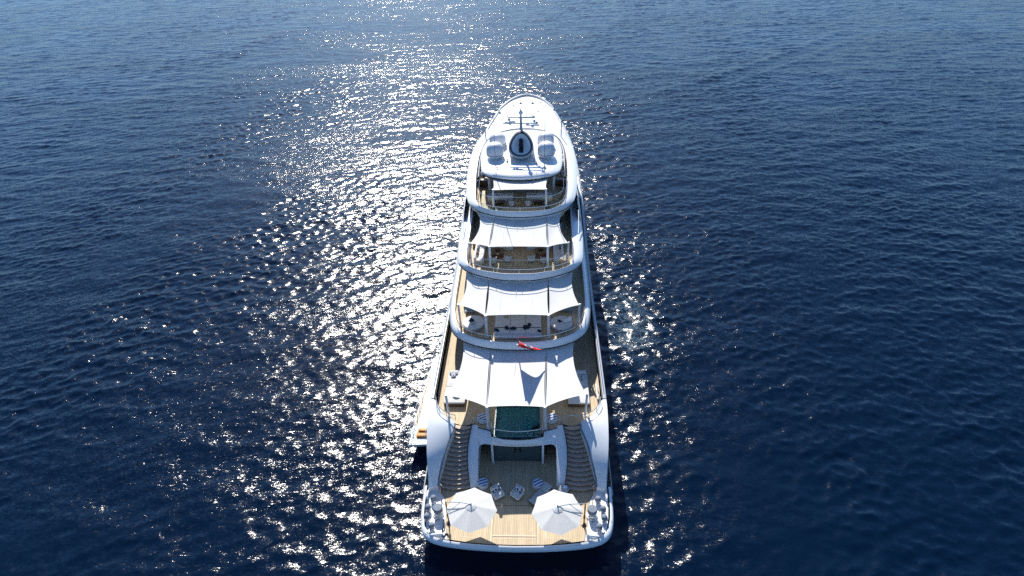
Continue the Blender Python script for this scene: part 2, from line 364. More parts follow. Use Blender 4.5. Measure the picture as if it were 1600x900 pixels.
    c2 = N(nt, 'ShaderNodeMix', data_type='RGBA'); c2.inputs[7].default_value = (.62, .68, .70, 1)
    L(fm2.outputs[0], c2.inputs[0]); L(base.outputs[2], c2.inputs[6]); L(c2.outputs[2], b.inputs['Base Color'])
    rg = N(nt, 'ShaderNodeMapRange'); rg.inputs[3].default_value = .17; rg.inputs[4].default_value = .6; L(fm2.outputs[0], rg.inputs[0]); L(rg.outputs[0], b.inputs['Roughness'])
    me.materials.append(m)
    o = bpy.data.objects.new('sea_water', me); COL.objects.link(o)
    tag(o, 'deep blue rippled open sea glittering in the sun around the yacht', 'sea', kind='structure')
make_water()

# ---------------------------------------------------------------- the yacht
Yt = thing('motor_yacht', (0, 0, 0), 'large white motor yacht with five stepped decks seen from astern', 'yacht')
ZP, ZM, ZU, ZB, ZS = 2.2, 5.0, 8.0, 10.9, 13.6
def P(mb, name, mat, parent=None): return mb.build(name, mat, parent or Yt)

# hull below the rubbing strake
H22 = [(0, -1.38), (2, -1.33), (4, -1.18), (5.5, -.95), (6.4, -.62), (6.95, -.1), (7.25, .7), (7.4, 1.8), (7.5, 4), (7.6, 10), (7.65, 20), (7.65, 38), (7.5, 49), (6.9, 59), (5.7, 68), (3.7, 76), (1.5, 82), (0, 84.5)]
def lev(sx, dstern, bow, z):
    out = []
    for (x, y) in H22:
        if y < 5: yy = y+dstern*(1-max(0, y)/5)
        elif y > 38: yy = 38+(y-38)*(bow-38)/(84.5-38)
        else: yy = y
        out.append((x*sx, yy, z))
    return out
rows = [mirror(cromk(q, 6)) for q in (lev(.86, 3.0, 79, -1.2), lev(.93, 2.0, 80.5, -.1), lev(.972, 1.05, 82, .9), lev(.998, .25, 83.6, 1.75), lev(1.004, -.05, 84.4, 1.95), lev(1.003, -.045, 84.5, 1.99))]
def closeloop(rw): return rw   # starts and ends at the bow
P(MB().loft(rows), 'hull', HULLW)
boot = [mirror(cromk(q, 6)) for q in (lev(.932, 1.96, 80.6, -.05), lev(.95, 1.58, 81.1, .35))]
P(MB().loft([[(p[0]*1.004, p[1]-.012, p[2]) for p in rw] for rw in boot]), 'boot_stripe', plain('dark_boot_stripe', (.012, .02, .04), .3))
for s_ in (-1, 1):
    st = [(s_*abs(p[0])*1.006, p[1], 2.02) for p in cromk(H22, 6) if 3.2 < p[1] < 80]
    P(MB().tube(st, .05), 'rubbing_strake', MASTG)
# platform rim (low coaming) and deck
rim_o = cromk([p for p in H22 if p[1] < 5], 8); rim_i = [(p[0]*.968, p[1]+(.22 if p[1] < .6 else .22*max(0, 1-(p[1]-.6)/2))) for p in rim_o]
rim_o = [(p[0]*1.004, p[1]-.05, 0) for p in rim_o]
P(MB().loft([setz(mirror(rim_o), 1.98), [(p[0]*.998, p[1]+.015, 2.10) for p in mirror(rim_o)], [(p[0]*.988, p[1]+.10, 2.22) for p in mirror(rim_o)], [(p[0]*.975, p[1]+.17 if p[1] < .8 else p[1], 2.30) for p in mirror(rim_o)], setz(mirror(rim_i), 2.32), setz(mirror(rim_i), 2.15)]), 'platform_rim', HULLW)
tk = [(0, -1.0), (2, -.96), (3.6, -.82), (5.0, -.62), (5.32, .4), (5.45, 1.6), (5.7, 2.8), (6.22, 3.74), (6.3, 12), (0, 12)]
P(MB().ngon([(p[0], p[1], ZP) for p in mirror(tk)[:-1]]), 'platform_deck', TEAK)
for s in (-1, 1):
    md = [(5.04, -.64), (5.9, -.46), (6.4, -.22), (6.75, .3), (6.95, 1.2), (7.08, 2.4), (7.15, 4.6), (6.0, 4.6), (6.23, 3.72), (5.72, 2.78), (5.47, 1.6), (5.34, .4)]
    P(MB().prism(flip(md, s), ZP-.1, ZP+.035), 'mooring_deck', WHITE)
# caulk and margin planks
kp = MB()
for x in (-1.84, 1.62): kp.box((x, .45, ZP+.004), (.10, 2.7, .008)); 
kp.box((-.11, -.28, ZP+.005), (3.3, .10, .010)); kp.box((-.11, -.52, ZP+.004), (3.3, .05, .008))
for (x0, x1) in ((-4.1, -2.35), (2.2, 4.0)):
    kp.box(((x0+x1)/2, -.44, ZP+.004), (x1-x0, .05, .008)); kp.box((x0, .25, ZP+.004), (.05, 1.33, .008)); kp.box((x1, .25, ZP+.004), (.05, 1.33, .008))
P(kp, 'margin_planks', KING)
kd = MB().box((-.1, 2.27, ZP+.004), (4.7, .035, .006)).box((-1.76, .45, ZP+.005), (.03, 2.7, .008)).box((1.54, .45, ZP+.005), (.03, 2.7, .008)).box((-.11, -.36, ZP+.004), (3.26, .03, .008))
P(kd, 'deck_seams', BROWN)
arc = [( 3.1*math.sin(a)-.15, 2.2+3.1*math.cos(a)*.98, 0) for a in np.linspace(R(-62), R(62), 40)]; arc2 = [(p[0]*.985, p[1]-.05, 0) for p in arc]
P(MB().loft([setz(arc, ZP+.006), setz(arc2, ZP+.006)]), 'curved_margin_plank', KING)

# topsides with bulwark, left and right
SH = [(7.0, 3.45, 2.5), (7.03, 3.9, 3.3), (7.12, 4.6, 4.25), (7.25, 5.6, 5.0), (7.36, 7.0, 5.6), (7.44, 8.6, 5.92), (7.47, 10, 6.0), (7.5, 13, 6.05), (7.55, 20, 6.1), (7.6, 28, 6.25), (7.65, 34, 6.9), (7.66, 42, 8.4), (7.6, 50, 9.35), (7.25, 60, 9.5), (6.3, 69, 9.5), (5.25, 76.0, 9.5), (4.95, 78.6, 9.5), (4.6, 79.9, 9.5), (3.15, 83.9, 9.55), (1.4, 86.2, 9.6), (0, 87.0, 9.6)]
LOW = [(7.02, 3.4, 2.2), (7.1, 3.85, 2.2), (7.2, 4.5, 2.2), (7.35, 5.5, 2.2), (7.45, 7, 2.2), (7.52, 8.6, 2.2), (7.56, 10, 2.2), (7.6, 13, 2.2), (7.65, 20, 2.2), (7.65, 28, 2.2), (7.65, 34, 2.2), (7.6, 42, 2.2), (7.45, 50, 2.2), (6.75, 60, 2.2), (5.5, 69, 2.2), (3.7, 76, 2.2), (3.0, 78, 2.2), (2.5, 79.2, 2.2), (1.2, 82.6, 2.2), (.4, 84.0, 2.2), (0, 84.5, 2.2)]
def lerp(A, B, t): return [tuple(a+(b-a)*t for a, b in zip(p, q)) for p, q in zip(A, B)]
for s in (-1, 1):
    a, b = flip(cromk(LOW, 5), s), flip(cromk(SH, 5), s)
    mid = [(p[0]*1.006, p[1], p[2]) for p in lerp(a, b, .55)]; hi = [(p[0]*1.004, p[1], p[2]) for p in lerp(a, b, .88)]
    P(MB().loft([a, mid, hi, b]), 'topside_plating', HULLW)
    # cap rail and inside of the bulwark, from the head of the stairs to the bow
    k0 = 5*6; bb = b[k0:]
    def inset(pt, d):
        x, y, z = pt; t = max(0, (y-70)/17); return (x-s*min(d, abs(x)), y-d*1.3*t, z)
    c1 = [(p[0], p[1], p[2]+.02) for p in bb]; c2 = [inset((p[0], p[1], p[2]+.06), .06) for p in bb]; c3 = [inset((p[0], p[1], p[2]+.06), .27) for p in bb]; c4 = [inset((p[0], p[1], max(ZM, min(p[2]-.35, 9.28))-.02), .31) for p in bb]
    P(MB().loft([bb, c1, c2, c3, c4]), 'bulwark_cap', CAPG)
    P(MB().tube([inset((p[0], p[1], p[2]+.02), .30) for p in bb[:34]], .035), 'cap_rail_tube', DARKM)
    P(MB().tube([inset((p[0], p[1], p[2]+.42), .24) for p in bb[2:30]], .028), 'side_handrail', STEEL)
    # quarter wings sweeping down beside the stairs
    so = flip(cromk(SH[:7], 8), s)
    IN = flip(cromk([(6.27, 3.62, 2.75), (6.2, 4.25, 3.35), (5.98, 5.0, 3.95), (5.72, 5.9, 4.6), (5.4, 6.9, 5.15), (5.15, 7.75, 5.45), (5.3, 8.0, 5.5)], 8), s)
    IN = flip(cromk([(6.27, 3.62, 2.7), (6.2, 4.2, 3.25), (5.97, 5.0, 4.0), (5.66, 6.1, 4.75), (5.17, 7.72, 5.42), (6.15, 8.55, 5.6), (6.98, 9.8, 5.9)], 8), s)
    md_ = [(p[0], p[1], p[2]+.09) for p in lerp(so, IN, .5)]
    q1 = [(p[0], p[1], p[2]+.03) for p in lerp(so, IN, .12)]; q2 = [(p[0], p[1], p[2]+.04) for p in lerp(so, IN, .9)]
    wing = MB().loft([so, q1, md_, q2, IN, [(p[0]-s*.02, p[1], 2.2) for p in IN]])
    wing.ngon([so[0], q1[0], md_[0], q2[0], IN[0], (IN[0][0], IN[0][1], 2.2), (so[0][0], so[0][1], 2.2)])
    P(wing, 'quarter_wing', HULLW)
    P(MB().tube([(p[0], p[1], p[2]+.02) for p in IN[:33]], .07), 'wing_coping', COVER)
    # curved stern rail at the stair head
    rl = crom([(6.95*s, 9.7, 6.55), (6.7*s, 9.0, 6.3), (6.2*s, 8.5, 6.15), (5.6*s, 8.2, 6.05), (5.15*s, 8.05, 6.05)], 14)
    rb = MB().tube(rl, .035).tube([(p[0], p[1], p[2]-.42) for p in rl], .018)
    for k in (0, 5, 9, 13): rb.tube([(rl[k][0], rl[k][1], 5.4), rl[k]], .025)
    P(rb, 'quarter_rail', MASTG)
# curved stairs
def st_in(t): return 3.76+.26*math.sin(PI*t)
def st_out(t): return float(np.interp(t, [0, .25, .5, .75, 1], [6.24, 6.02, 5.82, 5.5, 5.14]))
for s in (-1, 1):
    stair = thing('staircase', (0, 0, 0), '', ''); del stair['label']; del stair['category']; stair.parent = Yt; stair.name = 'staircase'
    n = 14
    for i in range(n):
        t0, t1 = i/n, (i+1)/n; y0 = 3.72+4.2*t0; y1 = 3.72+4.2*t1+.06; z = ZP+.2*(i+1)
        fr = []; bk = []
        for q in np.linspace(0, 1, 9):
            bow_ = -.20*math.sin(PI*q)+.10
            fr.append((s*(st_in(t0)+(st_out(t0)-st_in(t0))*q), y0+bow_)); bk.append((s*(st_in(t1)+(st_out(t1)-st_in(t1))*q), y1+bow_+.0))
        m = MB().prism(fr+bk[::-1], z-.2 if i else z-.19, z-.045); P(m, 'riser', plain('riser_wood', (.17, .135, .12), .6) if (i == 0 and s < 0) else bpy.data.materials['riser_wood'], stair)
        fr2 = [(p[0], p[1]-.05) for p in fr]
        P(MB().prism(fr2+bk[::-1], z-.043, z), 'tread', TEAKD, stair)
    # inner stair wall with its sloping top
    tt = np.linspace(0, 1, 16); zz = lambda t: 2.42+.12*math.sin(PI*t)+2.72*t**.96
    o_ = [(s*(st_in(t)-.01), 3.82+4.0*t, zz(t)) for t in tt]; i_ = [(s*(3.13+.05*math.sin(PI*t)), 3.95+3.75*t, zz(t)-.10) for t in tt]
    m_ = [(p[0], p[1], p[2]+.12) for p in lerp(o_, i_, .5)]
    P(MB().loft([setz(o_, 2.2), o_, lerp(o_, m_, .5), m_, lerp(m_, i_, .55), i_, setz(i_, 2.2)]).ngon([(o_[0][0], o_[0][1], 2.2), o_[0], m_[0], i_[0], (i_[0][0], i_[0][1], 2.2)]), 'stair_wall', WHITE)
    hr = [(s*(st_in(t)+.02), 3.82+4.0*t, zz(t)+.16) for t in tt]
    P(MB().tube(hr, .03), 'stair_handrail', DARKM)
    # post and hook at the foot
    P(MB().tube([(s*6.1, 3.5, 2.2), (s*6.05, 3.5, 3.15), (s*5.9, 3.3, 3.2)], .03), 'foot_post', STEEL)

# stern facade with the opening to the beach club
TP = [(3.62, 7.82, 5.02), (3.5, 7.78, 5.02), (3.3, 7.71, 5.02), (2.9, 7.58, 5.02), (2.14, 7.33, 5.02), (2.10, 6.75, 5.02), (1.1, 6.48, 5.02), (0, 6.4, 5.02)]
BT = [(3.19, 6.30, 3.55), (3.15, 6.42, 3.98), (3.0, 6.5, 4.24), (2.7, 6.52, 4.34), (2.16, 6.42, 4.34), (2.08, 6.40, 4.34), (1.1, 6.28, 4.34), (0, 6.22, 4.34)]
tp = mirror(TP[::-1]); bt = mirror(BT[::-1]); ml = [(p[0], p[1]-.10, p[2]) for p in lerp(tp, bt, .5)]
P(MB().loft([setz(tp, 4.9), tp, ml, bt, [(p[0]*.98, p[1]+.35, 4.36) for p in bt]], smooth=False), 'stern_facade', WHITE)
for s in (-1, 1):
    P(MB().tube([(2.08*s, 6.36, 2.2), (2.08*s, 6.42, 4.36)], .10, 12), 'facade_pillar', WHITE)
# beach club interior
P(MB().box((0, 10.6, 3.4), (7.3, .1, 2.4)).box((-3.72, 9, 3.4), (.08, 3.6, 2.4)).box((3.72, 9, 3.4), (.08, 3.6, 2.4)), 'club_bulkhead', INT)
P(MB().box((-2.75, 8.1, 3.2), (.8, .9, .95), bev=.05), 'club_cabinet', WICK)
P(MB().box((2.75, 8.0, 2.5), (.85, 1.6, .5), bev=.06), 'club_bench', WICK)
gd = P(MB().box((0, 6.62, 3.25), (3.86, .05, 2.06), rx=R(-4)), 'glass_door', DOORG)
lg = MB()
for x in (-.22, .22): lg.box((x, 6.585, 3.55), (.10, .02, .60), rx=R(-4)); lg.box((x, 6.56, 3.84), (.2, .02, .04), rx=R(-4)); lg.box((x, 6.60, 3.26), (.2, .02, .04), rx=R(-4))
lg.box((0, 6.585, 3.55), (.42, .02, .05), rx=R(-4)); lg.lathe([(0, -.03), (.035, 0), (0, .03)], (.42, 6.60, 3.33), 8)
P(lg, 'letter_h_emblem', plain('emblem_black', (.004, .004, .005), .4), gd)
for x in (-1.95, 1.95): P(MB().box((x, 6.60, 3.25), (.07, .08, 2.08), rx=R(-4)), 'door_jamb', DARKM, gd)

# mooring gear
def bollard_cap(x, y, r_=.235, h=.62, zb=ZP+.035):
    b = P(MB().lathe([(r_*.85, 0), (r_*.85, .05), (r_*.5, .10), (r_*.45, h*.45), (r_*.62, h*.55), (r_*.62, h*.6), (0, h*.6)], (x, y, zb), 20), 'bollard', WHITE)
    P(MB().lathe([(r_*.98, h*.52), (r_*1.0, h*.68), (r_*.92, h*.88), (r_*.6, h*1.02), (0, h*1.06)], (x, y, zb), 20), 'domed_cap', COVER, b)
    P(MB().box((x, y-.12, zb+.12), (.34, .10, .10), rz=.4, bev=.03).tube([(x-.2, y-.05, zb+.2), (x+.22, y-.1, zb+.2)], .04), 'bollard_pin', STEEL, b)
for (x, y) in ((-6.52, 2.55), (-6.82, 1.75), (-6.80, .95), (-6.32, .2), (6.30, 2.6), (6.60, 1.75), (6.62, 1.0), (6.18, .25)): bollard_cap(x, y)
for x in (-5.98, 5.74):
    c = P(MB().lathe([(.44, 0), (.44, .10), (.38, .14), (.24, .26), (.24, .42), (.36, .5), (.37, .56), (0, .56)], (x, 1.42, ZP+.035), 24), 'capstan', WHITE)
    P(MB().lathe([(.36, .57), (.375, .62), (.375, .86), (.33, .92), (0, .95)], (x, 1.42, ZP+.035), 24), 'capstan_cover', COVER, c)
    P(MB().box((x, 1.05, ZP+.16), (.3, .3, .2), bev=.04).tube([(x-.3, 1.15, ZP+.3), (x+.3, 1.15, ZP+.3)], .05), 'capstan_brake', STEEL, c)
def fairlead(x, y, rz, L_=.8):
    ring = []
    for k in range(25):
        a = 2*PI*k/24; dx, dz = L_/2*math.copysign(abs(math.cos(a))**.6, math.cos(a)), .16*math.copysign(abs(math.sin(a))**.6, math.sin(a))
        ring.append((x+dx*math.cos(rz), y+dx*math.sin(rz)-dz*.45, ZP+.26+dz))
    P(MB().tube(ring, .085, 8, cap=False), 'fairlead', WHITE)
for (x, y, q) in ((-5.84, -.42, .12), (5.66, -.40, -.1), (-7.05, 3.0, PI/2), (6.98, 3.0, PI/2)): fairlead(x, y, q, .8 if abs(q) < 1 else .62)
for (x, y) in ((-6.55, -.18), (6.50, -.05)): P(MB().box((x, y, ZP+.06), (.42, .26, .07), rz=-.6 if x < 0 else .6, bev=.03).box((x, y, ZP+.1), (.24, .12, .03), rz=-.6 if x < 0 else .6, mi=1), 'roller_chock', [WHITE, BLACK])
for s in (-1, 1):
    g = MB().tube([(s*6.05, 3.4, 2.95), (s*5.95, 2.6, 2.9), (s*5.75, 1.9, 2.85)], .03)
    for p in ((s*6.02, 3.2), (s*5.75, 1.9)): g.tube([(p[0], p[1], 2.2), (p[0], p[1], 2.9)], .028)
    P(g, 'mooring_gate_rail', WICK)
P(MB().tube(crom([(-5.5, .9, 2.35), (-5.42, .4, 2.5), (-5.5, 0, 2.3), (-5.35, -.5, 2.28), (-5.2, -.2, 2.3), (-5.0, -.35, 2.28)], 20), .055), 'mooring_line', DARKM)

# main deck
ol = [(0, 6.42), (2.1, 6.76), (2.13, 7.35), (3.6, 7.84), (4.4, 7.88), (5.15, 7.93), (6.15, 8.6), (6.96, 9.8), (7.15, 12)]
for s in (-1, 1):
    P(MB().ngon([(s*p[0], p[1], ZM) for p in [(1.9, 6.95), (2.09, 6.95), (2.13, 7.35), (3.6, 7.84), (4.4, 7.82), (5.15, 7.93), (6.15, 8.6), (6.96, 9.8), (7.15, 12), (7.22, 20), (1.9, 20)]]), 'main_deck_planking', TEAK)
    P(MB().ngon([(s*p[0], p[1], ZM) for p in [(4.8, 20), (7.22, 20), (7.28, 30), (7.3, 48), (4.8, 48)]]), 'side_deck', TEAK)
P(MB().ngon([(-1.9, 12.6, ZM), (1.9, 12.6, ZM), (1.9, 20, ZM), (-1.9, 20, ZM)]), 'main_deck_planking', TEAK)
# pool
P(MB().loft([[(-1.9, 6.62, 5.06), (-1.9, 12.6, 5.06), (1.9, 12.6, 5.06), (1.9, 6.62, 5.06)], [(-1.84, 6.68, 5.06), (-1.84, 12.54, 5.06), (1.84, 12.54, 5.06), (1.84, 6.68, 5.06)], [(-1.84, 6.68, 4.40), (-1.84, 12.54, 4.40), (1.84, 12.54, 4.40), (1.84, 6.68, 4.40)]], smooth=False, closed=True).ngon([(-1.84, 6.68, 4.40), (-1.84, 12.54, 4.40), (1.84, 12.54, 4.40), (1.84, 6.68, 4.40)]), 'pool_basin', POOLF)
def poolwater():
    m, nt, b = newmat('pool_water'); nt.nodes.remove(b)
    tr = N(nt, 'ShaderNodeBsdfTransparent'); tr.inputs[0].default_value = (.62, .88, .90, 1); b = N(nt, 'ShaderNodeBsdfGlossy'); b.inputs['Roughness'].default_value = .03
    mx = N(nt, 'ShaderNodeMixShader'); fr = N(nt, 'ShaderNodeFresnel'); fr.inputs[0].default_value = 1.333
    nt.links.new(fr.outputs[0], mx.inputs[0]); nt.links.new(tr.outputs[0], mx.inputs[1]); nt.links.new(b.outputs[0], mx.inputs[2]); nt.links.new(mx.outputs[0], nt.nodes['Material Output'].inputs[0])
    no = N(nt, 'ShaderNodeTexNoise'); no.inputs['Scale'].default_value = 2.5; tc = N(nt, 'ShaderNodeTexCoord'); nt.links.new(tc.outputs['Object'], no.inputs['Vector'])
    bp = N(nt, 'ShaderNodeBump'); bp.inputs['Strength'].default_value = .25; bp.inputs['Distance'].default_value = .05; nt.links.new(no.outputs[0], bp.inputs['Height']); nt.links.new(bp.outputs[0], b.inputs['Normal']); return m
P(MB().ngon([(-1.83, 6.69, 4.92), (1.83, 6.69, 4.92), (1.83, 12.53, 4.92), (-1.83, 12.53, 4.92)]), 'pool_water', poolwater())
pb = MB()
for i in range(70):
    a = random.random(); x = .35+1.4*(random.random()**.7); y = 7.0+(x-.3)*.75*random.random()**.8+random.random()*.25
    pb.lathe([(0, -.03), (.055, 0), (0, .035)], (min(x, 1.78), y, 4.45), 6, sx=random.uniform(.6, 1.5), sy=random.uniform(.6, 1.3))
P(pb, 'pale_mosaic_petals', WHITE)
P(MB().tube([(1.2, 8.05, 4.47), (1.5, 8.25, 4.47), (1.82, 8.45, 4.47)], .10).tube([(1.35, 7.8, 4.46), (1.82, 8.3, 4.46)], .06), 'mosaic_branch', BROWN)
gw = mirror([(0, 6.45), (1.1, 6.53), (2.02, 6.8), (2.05, 7.25)])
P(MB().loft([setz(gw, 5.02), setz(gw, 5.75)]), 'pool_glass_screen', CGLASS)
gr = crom([(-3.55, 7.9, 5.85), (-2.6, 7.62, 5.85), (-2.12, 7.42, 5.85), (-2.06, 6.95, 5.85), (-1.7, 6.72, 5.85), (0, 6.5, 5.85), (1.7, 6.72, 5.85), (2.06, 6.95, 5.85), (2.12, 7.42, 5.85), (2.6, 7.62, 5.85), (3.55, 7.9, 5.85)], 50)
rb = MB().tube(gr, .045)
for k in (0, 6, 12, 37, 43, 49): rb.tube([(gr[k][0], gr[k][1], 5.0), gr[k]], .03)
P(rb, 'pool_handrail', STEEL)
P(MB().tube([(p[0], p[1]-.05, 5.04) for p in mirror([(0, 6.40), (1.1, 6.48), (2.10, 6.75), (2.16, 7.32), (2.9, 7.57), (3.6, 7.8)])], .045), 'deck_edge_trim', DARKM)
for s in (-1, 1): P(MB().tube(crom([(s*3.7, 7.85, 5.9), (s*4.0, 8.05, 5.95), (s*4.4, 8.2, 5.9), (s*5.1, 8.05, 6.0)] if s > 0 else [(s*3.7, 7.9, 5.0), (s*3.72, 7.9, 5.8), (s*3.6, 7.95, 5.85)], 10), .03).tube([(s*3.7, 7.85, 5.0), (s*3.7, 7.85, 5.9)], .03), 'stair_head_rail', STEEL)

# deck houses (walls with window bands)
def house(outline, z0, z1, name, tilt=.0, wband=None):
    o = P(MB().loft([setz(outline, z0), [(p[0]*(1-tilt), p[1], z1) for p in outline]], smooth=False, closed=True).ngon([(p[0]*(1-tilt), p[1], z1) for p in outline]), name, WHITE)
    if wband:
        a, b = wband; ex = [(p[0]*1.004+(.01 if p[0] > 0 else -.01), p[1]+(.02 if p[1] > 40 else -.02)) for p in outline]
        P(MB().loft([setz(ex, a), setz([(p[0]*(1-tilt*.6), p[1]) for p in ex], b)], smooth=False, closed=True), 'window_band', DGLASS, o)
    return o
def hp(half): return mirror(half)[:-1] if False else mirror(half)
def ring(half): 
    h = list(half); return [(-p[0], p[1]) for p in h[::-1] if p[0] > 0]+[p for p in h if p[0] > 0]
house(ring([(.01, 19.5), (5.2, 19.5), (5.6, 21), (5.75, 46), (5.4, 58), (.01, 62)]), ZM, 7.62, 'main_deck_house', wband=(5.6, 7.3))
house(ring([(.01, 24.2), (4.9, 24.2), (5.4, 25.5), (5.5, 50), (4.9, 60), (3.4, 65.5), (1.5, 67.4), (.01, 67.8)]), ZU, 10.62, 'upper_deck_house', wband=(8.7, 10.3))
house(ring([(.01, 29.6), (4.0, 29.6), (4.5, 31), (4.7, 46), (4.6, 52), (3.9, 56), (2.2, 58.6), (.01, 59.2)]), ZB, 13.3, 'bridge_house', .03, wband=(11.8, 13.0))

# tiered deck rims
def tier(name, outer, inner, zb, zo, zi, zf, k=6, stripe=True):
    O = mirror(cromk(outer, k)); I = mirror(cromk(inner, k))
    cut = lambda p, d: (p[0]*(1-.05*d), p[1]+1.15*d*max(0, 1-(p[0]/outer[6][0])**4)*(1 if p[1] < outer[7][1] else 0))
    rows = [setz([cut(p, 1) for p in O], zb), setz([cut(p, .12) for p in O], zo-.16), setz(O, zo)]
    A = lerp(setz(O, zo), setz(I, zi), .18); rows.append([(p[0]*1.0, p[1], p[2]+(zi-zo)*.22) for p in A])
    A = lerp(setz(O, zo), setz(I, zi), .55); rows.append([(p[0], p[1], p[2]+(zi-zo)*.26) for p in A])
    A = lerp(setz(O, zo), setz(I, zi), .9); rows.append([(p[0], p[1], p[2]+(zi-zo)*.10) for p in A])
    rows += [setz(I, zi), [(p[0]*.99, p[1]+.03, zf-.01) for p in I]]
    o = P(MB().loft(rows), name, WHITE)
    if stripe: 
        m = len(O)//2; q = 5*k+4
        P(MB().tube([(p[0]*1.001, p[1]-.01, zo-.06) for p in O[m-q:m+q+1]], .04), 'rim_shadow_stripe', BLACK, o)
    return O, I, o
UO = [(0, 14.02), (1.5, 14.08), (2.9, 14.32), (4.2, 14.78), (5.2, 15.38), (6.0, 16.25), (6.5, 17.5), (6.82, 19.5), (6.97, 22), (7.1, 28), (7.2, 36), (7.3, 48)]
UI = [(0, 14.34), (1.5, 14.38), (2.78, 14.6), (3.9, 14.97), (4.9, 15.55), (5.5, 16.3), (5.9, 17.4), (6.25, 19.5), (6.4, 22), (6.5, 28), (6.6, 36), (6.7, 48)]
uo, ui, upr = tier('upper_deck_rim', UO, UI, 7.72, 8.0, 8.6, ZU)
BO = [(0, 20.12), (1.4, 20.2), (2.7, 20.58), (3.9, 21.08), (5.0, 21.75), (5.75, 22.6), (6.2, 23.8), (6.42, 26), (6.6, 30), (6.75, 38), (6.8, 46), (6.4, 54), (5.2, 60.5), (3.2, 64.5), (1.4, 66), (0, 66.3)]
BI = [(0, 20.38), (1.4, 20.45), (2.62, 20.75), (3.7, 21.1), (4.65, 21.7), (5.1, 22.6), (5.28, 23.8), (5.32, 26), (5.4, 30), (5.5, 38), (5.6, 46), (5.2, 53), (4.2, 58), (2.6, 61.5), (1.2, 62.8), (0, 63)]
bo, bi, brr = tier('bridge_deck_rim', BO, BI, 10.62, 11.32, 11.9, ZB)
SO = [(0, 27.62), (1.4, 27.76), (2.8, 28.15), (3.9, 28.75), (4.75, 29.5), (5.4, 30.6), (5.85, 32), (6.2, 34.5), (6.45, 38), (6.6, 44), (6.1, 50), (4.9, 54.5), (3.2, 57), (1.5, 58.2), (0, 58.5)]
SI = [(0, 27.85), (1.4, 27.95), (2.75, 28.25), (3.6, 28.72), (4.3, 29.4), (4.7, 30.5), (4.92, 32), (5.1, 34.5), (5.3, 38), (5.35, 44), (4.8, 48.5), (3.7, 51), (2.4, 52.3), (1.1, 52.9), (0, 53)]
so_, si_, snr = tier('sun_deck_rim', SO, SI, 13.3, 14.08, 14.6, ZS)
def deckfloor(I, z, name, y1, mat=TEAK, t=.25):
    m = len(I)//2; half = [(p[0]*1.0, p[1]) for p in I[m:] if p[1] < y1]
    half = [(p[0]+.02, p[1]-.02) if p[0] > 0 else (0, p[1]-.02) for p in half]+[(half[-1][0], y1)]
    pl = [(-p[0], p[1]) for p in half[:0:-1]]+half
    P(MB().prism(pl, z-t, z), name, mat)
deckfloor(ui, ZU, 'upper_deck_planking', 47, t=.45)
deckfloor(bi, ZB, 'bridge_deck_planking', 47, t=.4)
deckfloor(si_, ZS, 'sun_deck_planking', 50.5, t=.42)
# forward roofs and foredeck
P(MB().loft([mirror([(0, 58.4, 13.74), (1.5, 58.1, 13.74), (3.2, 56.9, 13.74), (4.9, 54.4, 13.74), (6.0, 50, 13.74)]), mirror([(0, 55.5, 14.3), (1.4, 55.2, 14.3), (2.8, 54.2, 14.35), (4.2, 52, 14.4), (5.2, 48.6, 14.5)])]), 'wheelhouse_brow', WHITE)
P(MB().prism(ring([(.01, 46), (6.0, 46), (6.1, 52), (5.3, 58.5), (3.6, 63), (1.5, 65), (.01, 65.4)]), 10.62, 11.0), 'forward_bridge_deck', DKW)
fd = [(p[0]*.97, p[1]-.25 if p[1] > 70 else p[1]) for p in SH[11:]]
P(MB().ngon([(p[0], p[1], 9.3) for p in mirror(fd[::-1])]), 'foredeck', DKW)
P(MB().box((0, 74.5, 9.2), (2.6, 2.2, .5), bev=.15).box((0, 79.5, 9.15), (1.2, 1.6, .4), bev=.12), 'foredeck_hatch', WHITE)
for x in (-1.1, 1.1): P(MB().lathe([(.4, 0), (.4, .2), (.22, .3), (.22, .6), (.34, .7), (0, .75)], (x, 82.0, 8.95), 18), 'windlass', STEEL)
P(MB().tube([(0, 86.1, 9.4), (0, 86.3, 12.2)], [.06, .03]), 'jackstaff', STEEL)
for (x, y) in ((-3.0, 71), (2.2, 73), (-2.2, 76.5), (2.6, 78)): P(MB().tube([(x, y, 8.95), (x, y, 10.6)], .045).lathe([(.12, 1.5), (.14, 1.7), (0, 1.8)], (x, y, 8.95), 10), 'deck_light_post', MASTG)
for s in (-1, 1):   # wing station notches either side
    P(MB().tube([(s*5.0, 77.6, 9.4), (s*5.0, 77.6, 11.0)], .07).box((s*4.85, 77.6, 10.2), (.35, .3, .8), bev=.05), 'bow_light_mast', MASTG)

# upper/bridge/sun deck railings
def rail(I, z0, z1, y1, name, off=.12, n_post=9, glass=True, r_=.03):
    m = len(I)//2; h = [(p[0]*(1-off*.1) if p[0] else 0, p[1]+off, z1) for p in I[m:] if p[1] < y1]; pl = mirror(h)
    b = MB().tube(pl, r_)
    for k in range(n_post):
        p = pl[round(k*(len(pl)-1)/(n_post-1))]; b.tube([(p[0], p[1], z0), p], .022)
    o = P(b, name, STEEL)
    if glass: P(MB().loft([setz(pl, z0+.05), setz(pl, z1-.06)]), 'glass_panel', CGLASS, o)
rail(ui, 8.6, 9.15, 19, 'upper_deck_rail', .05, glass=False)
rail(bi, 11.8, 12.3, 27, 'bridge_deck_rail', .10, glass=False)
rail(si_, 14.5, 14.95, 36, 'sun_deck_rail', .10)
gl = crom([(-3.9, 23.15, 11.85), (-2.0, 22.93, 11.85), (0, 22.88, 11.85), (2.0, 22.93, 11.85), (3.8, 23.3, 11.85), (4.9, 24.2, 11.85)], 30)
rb = MB().tube(gl, .032)
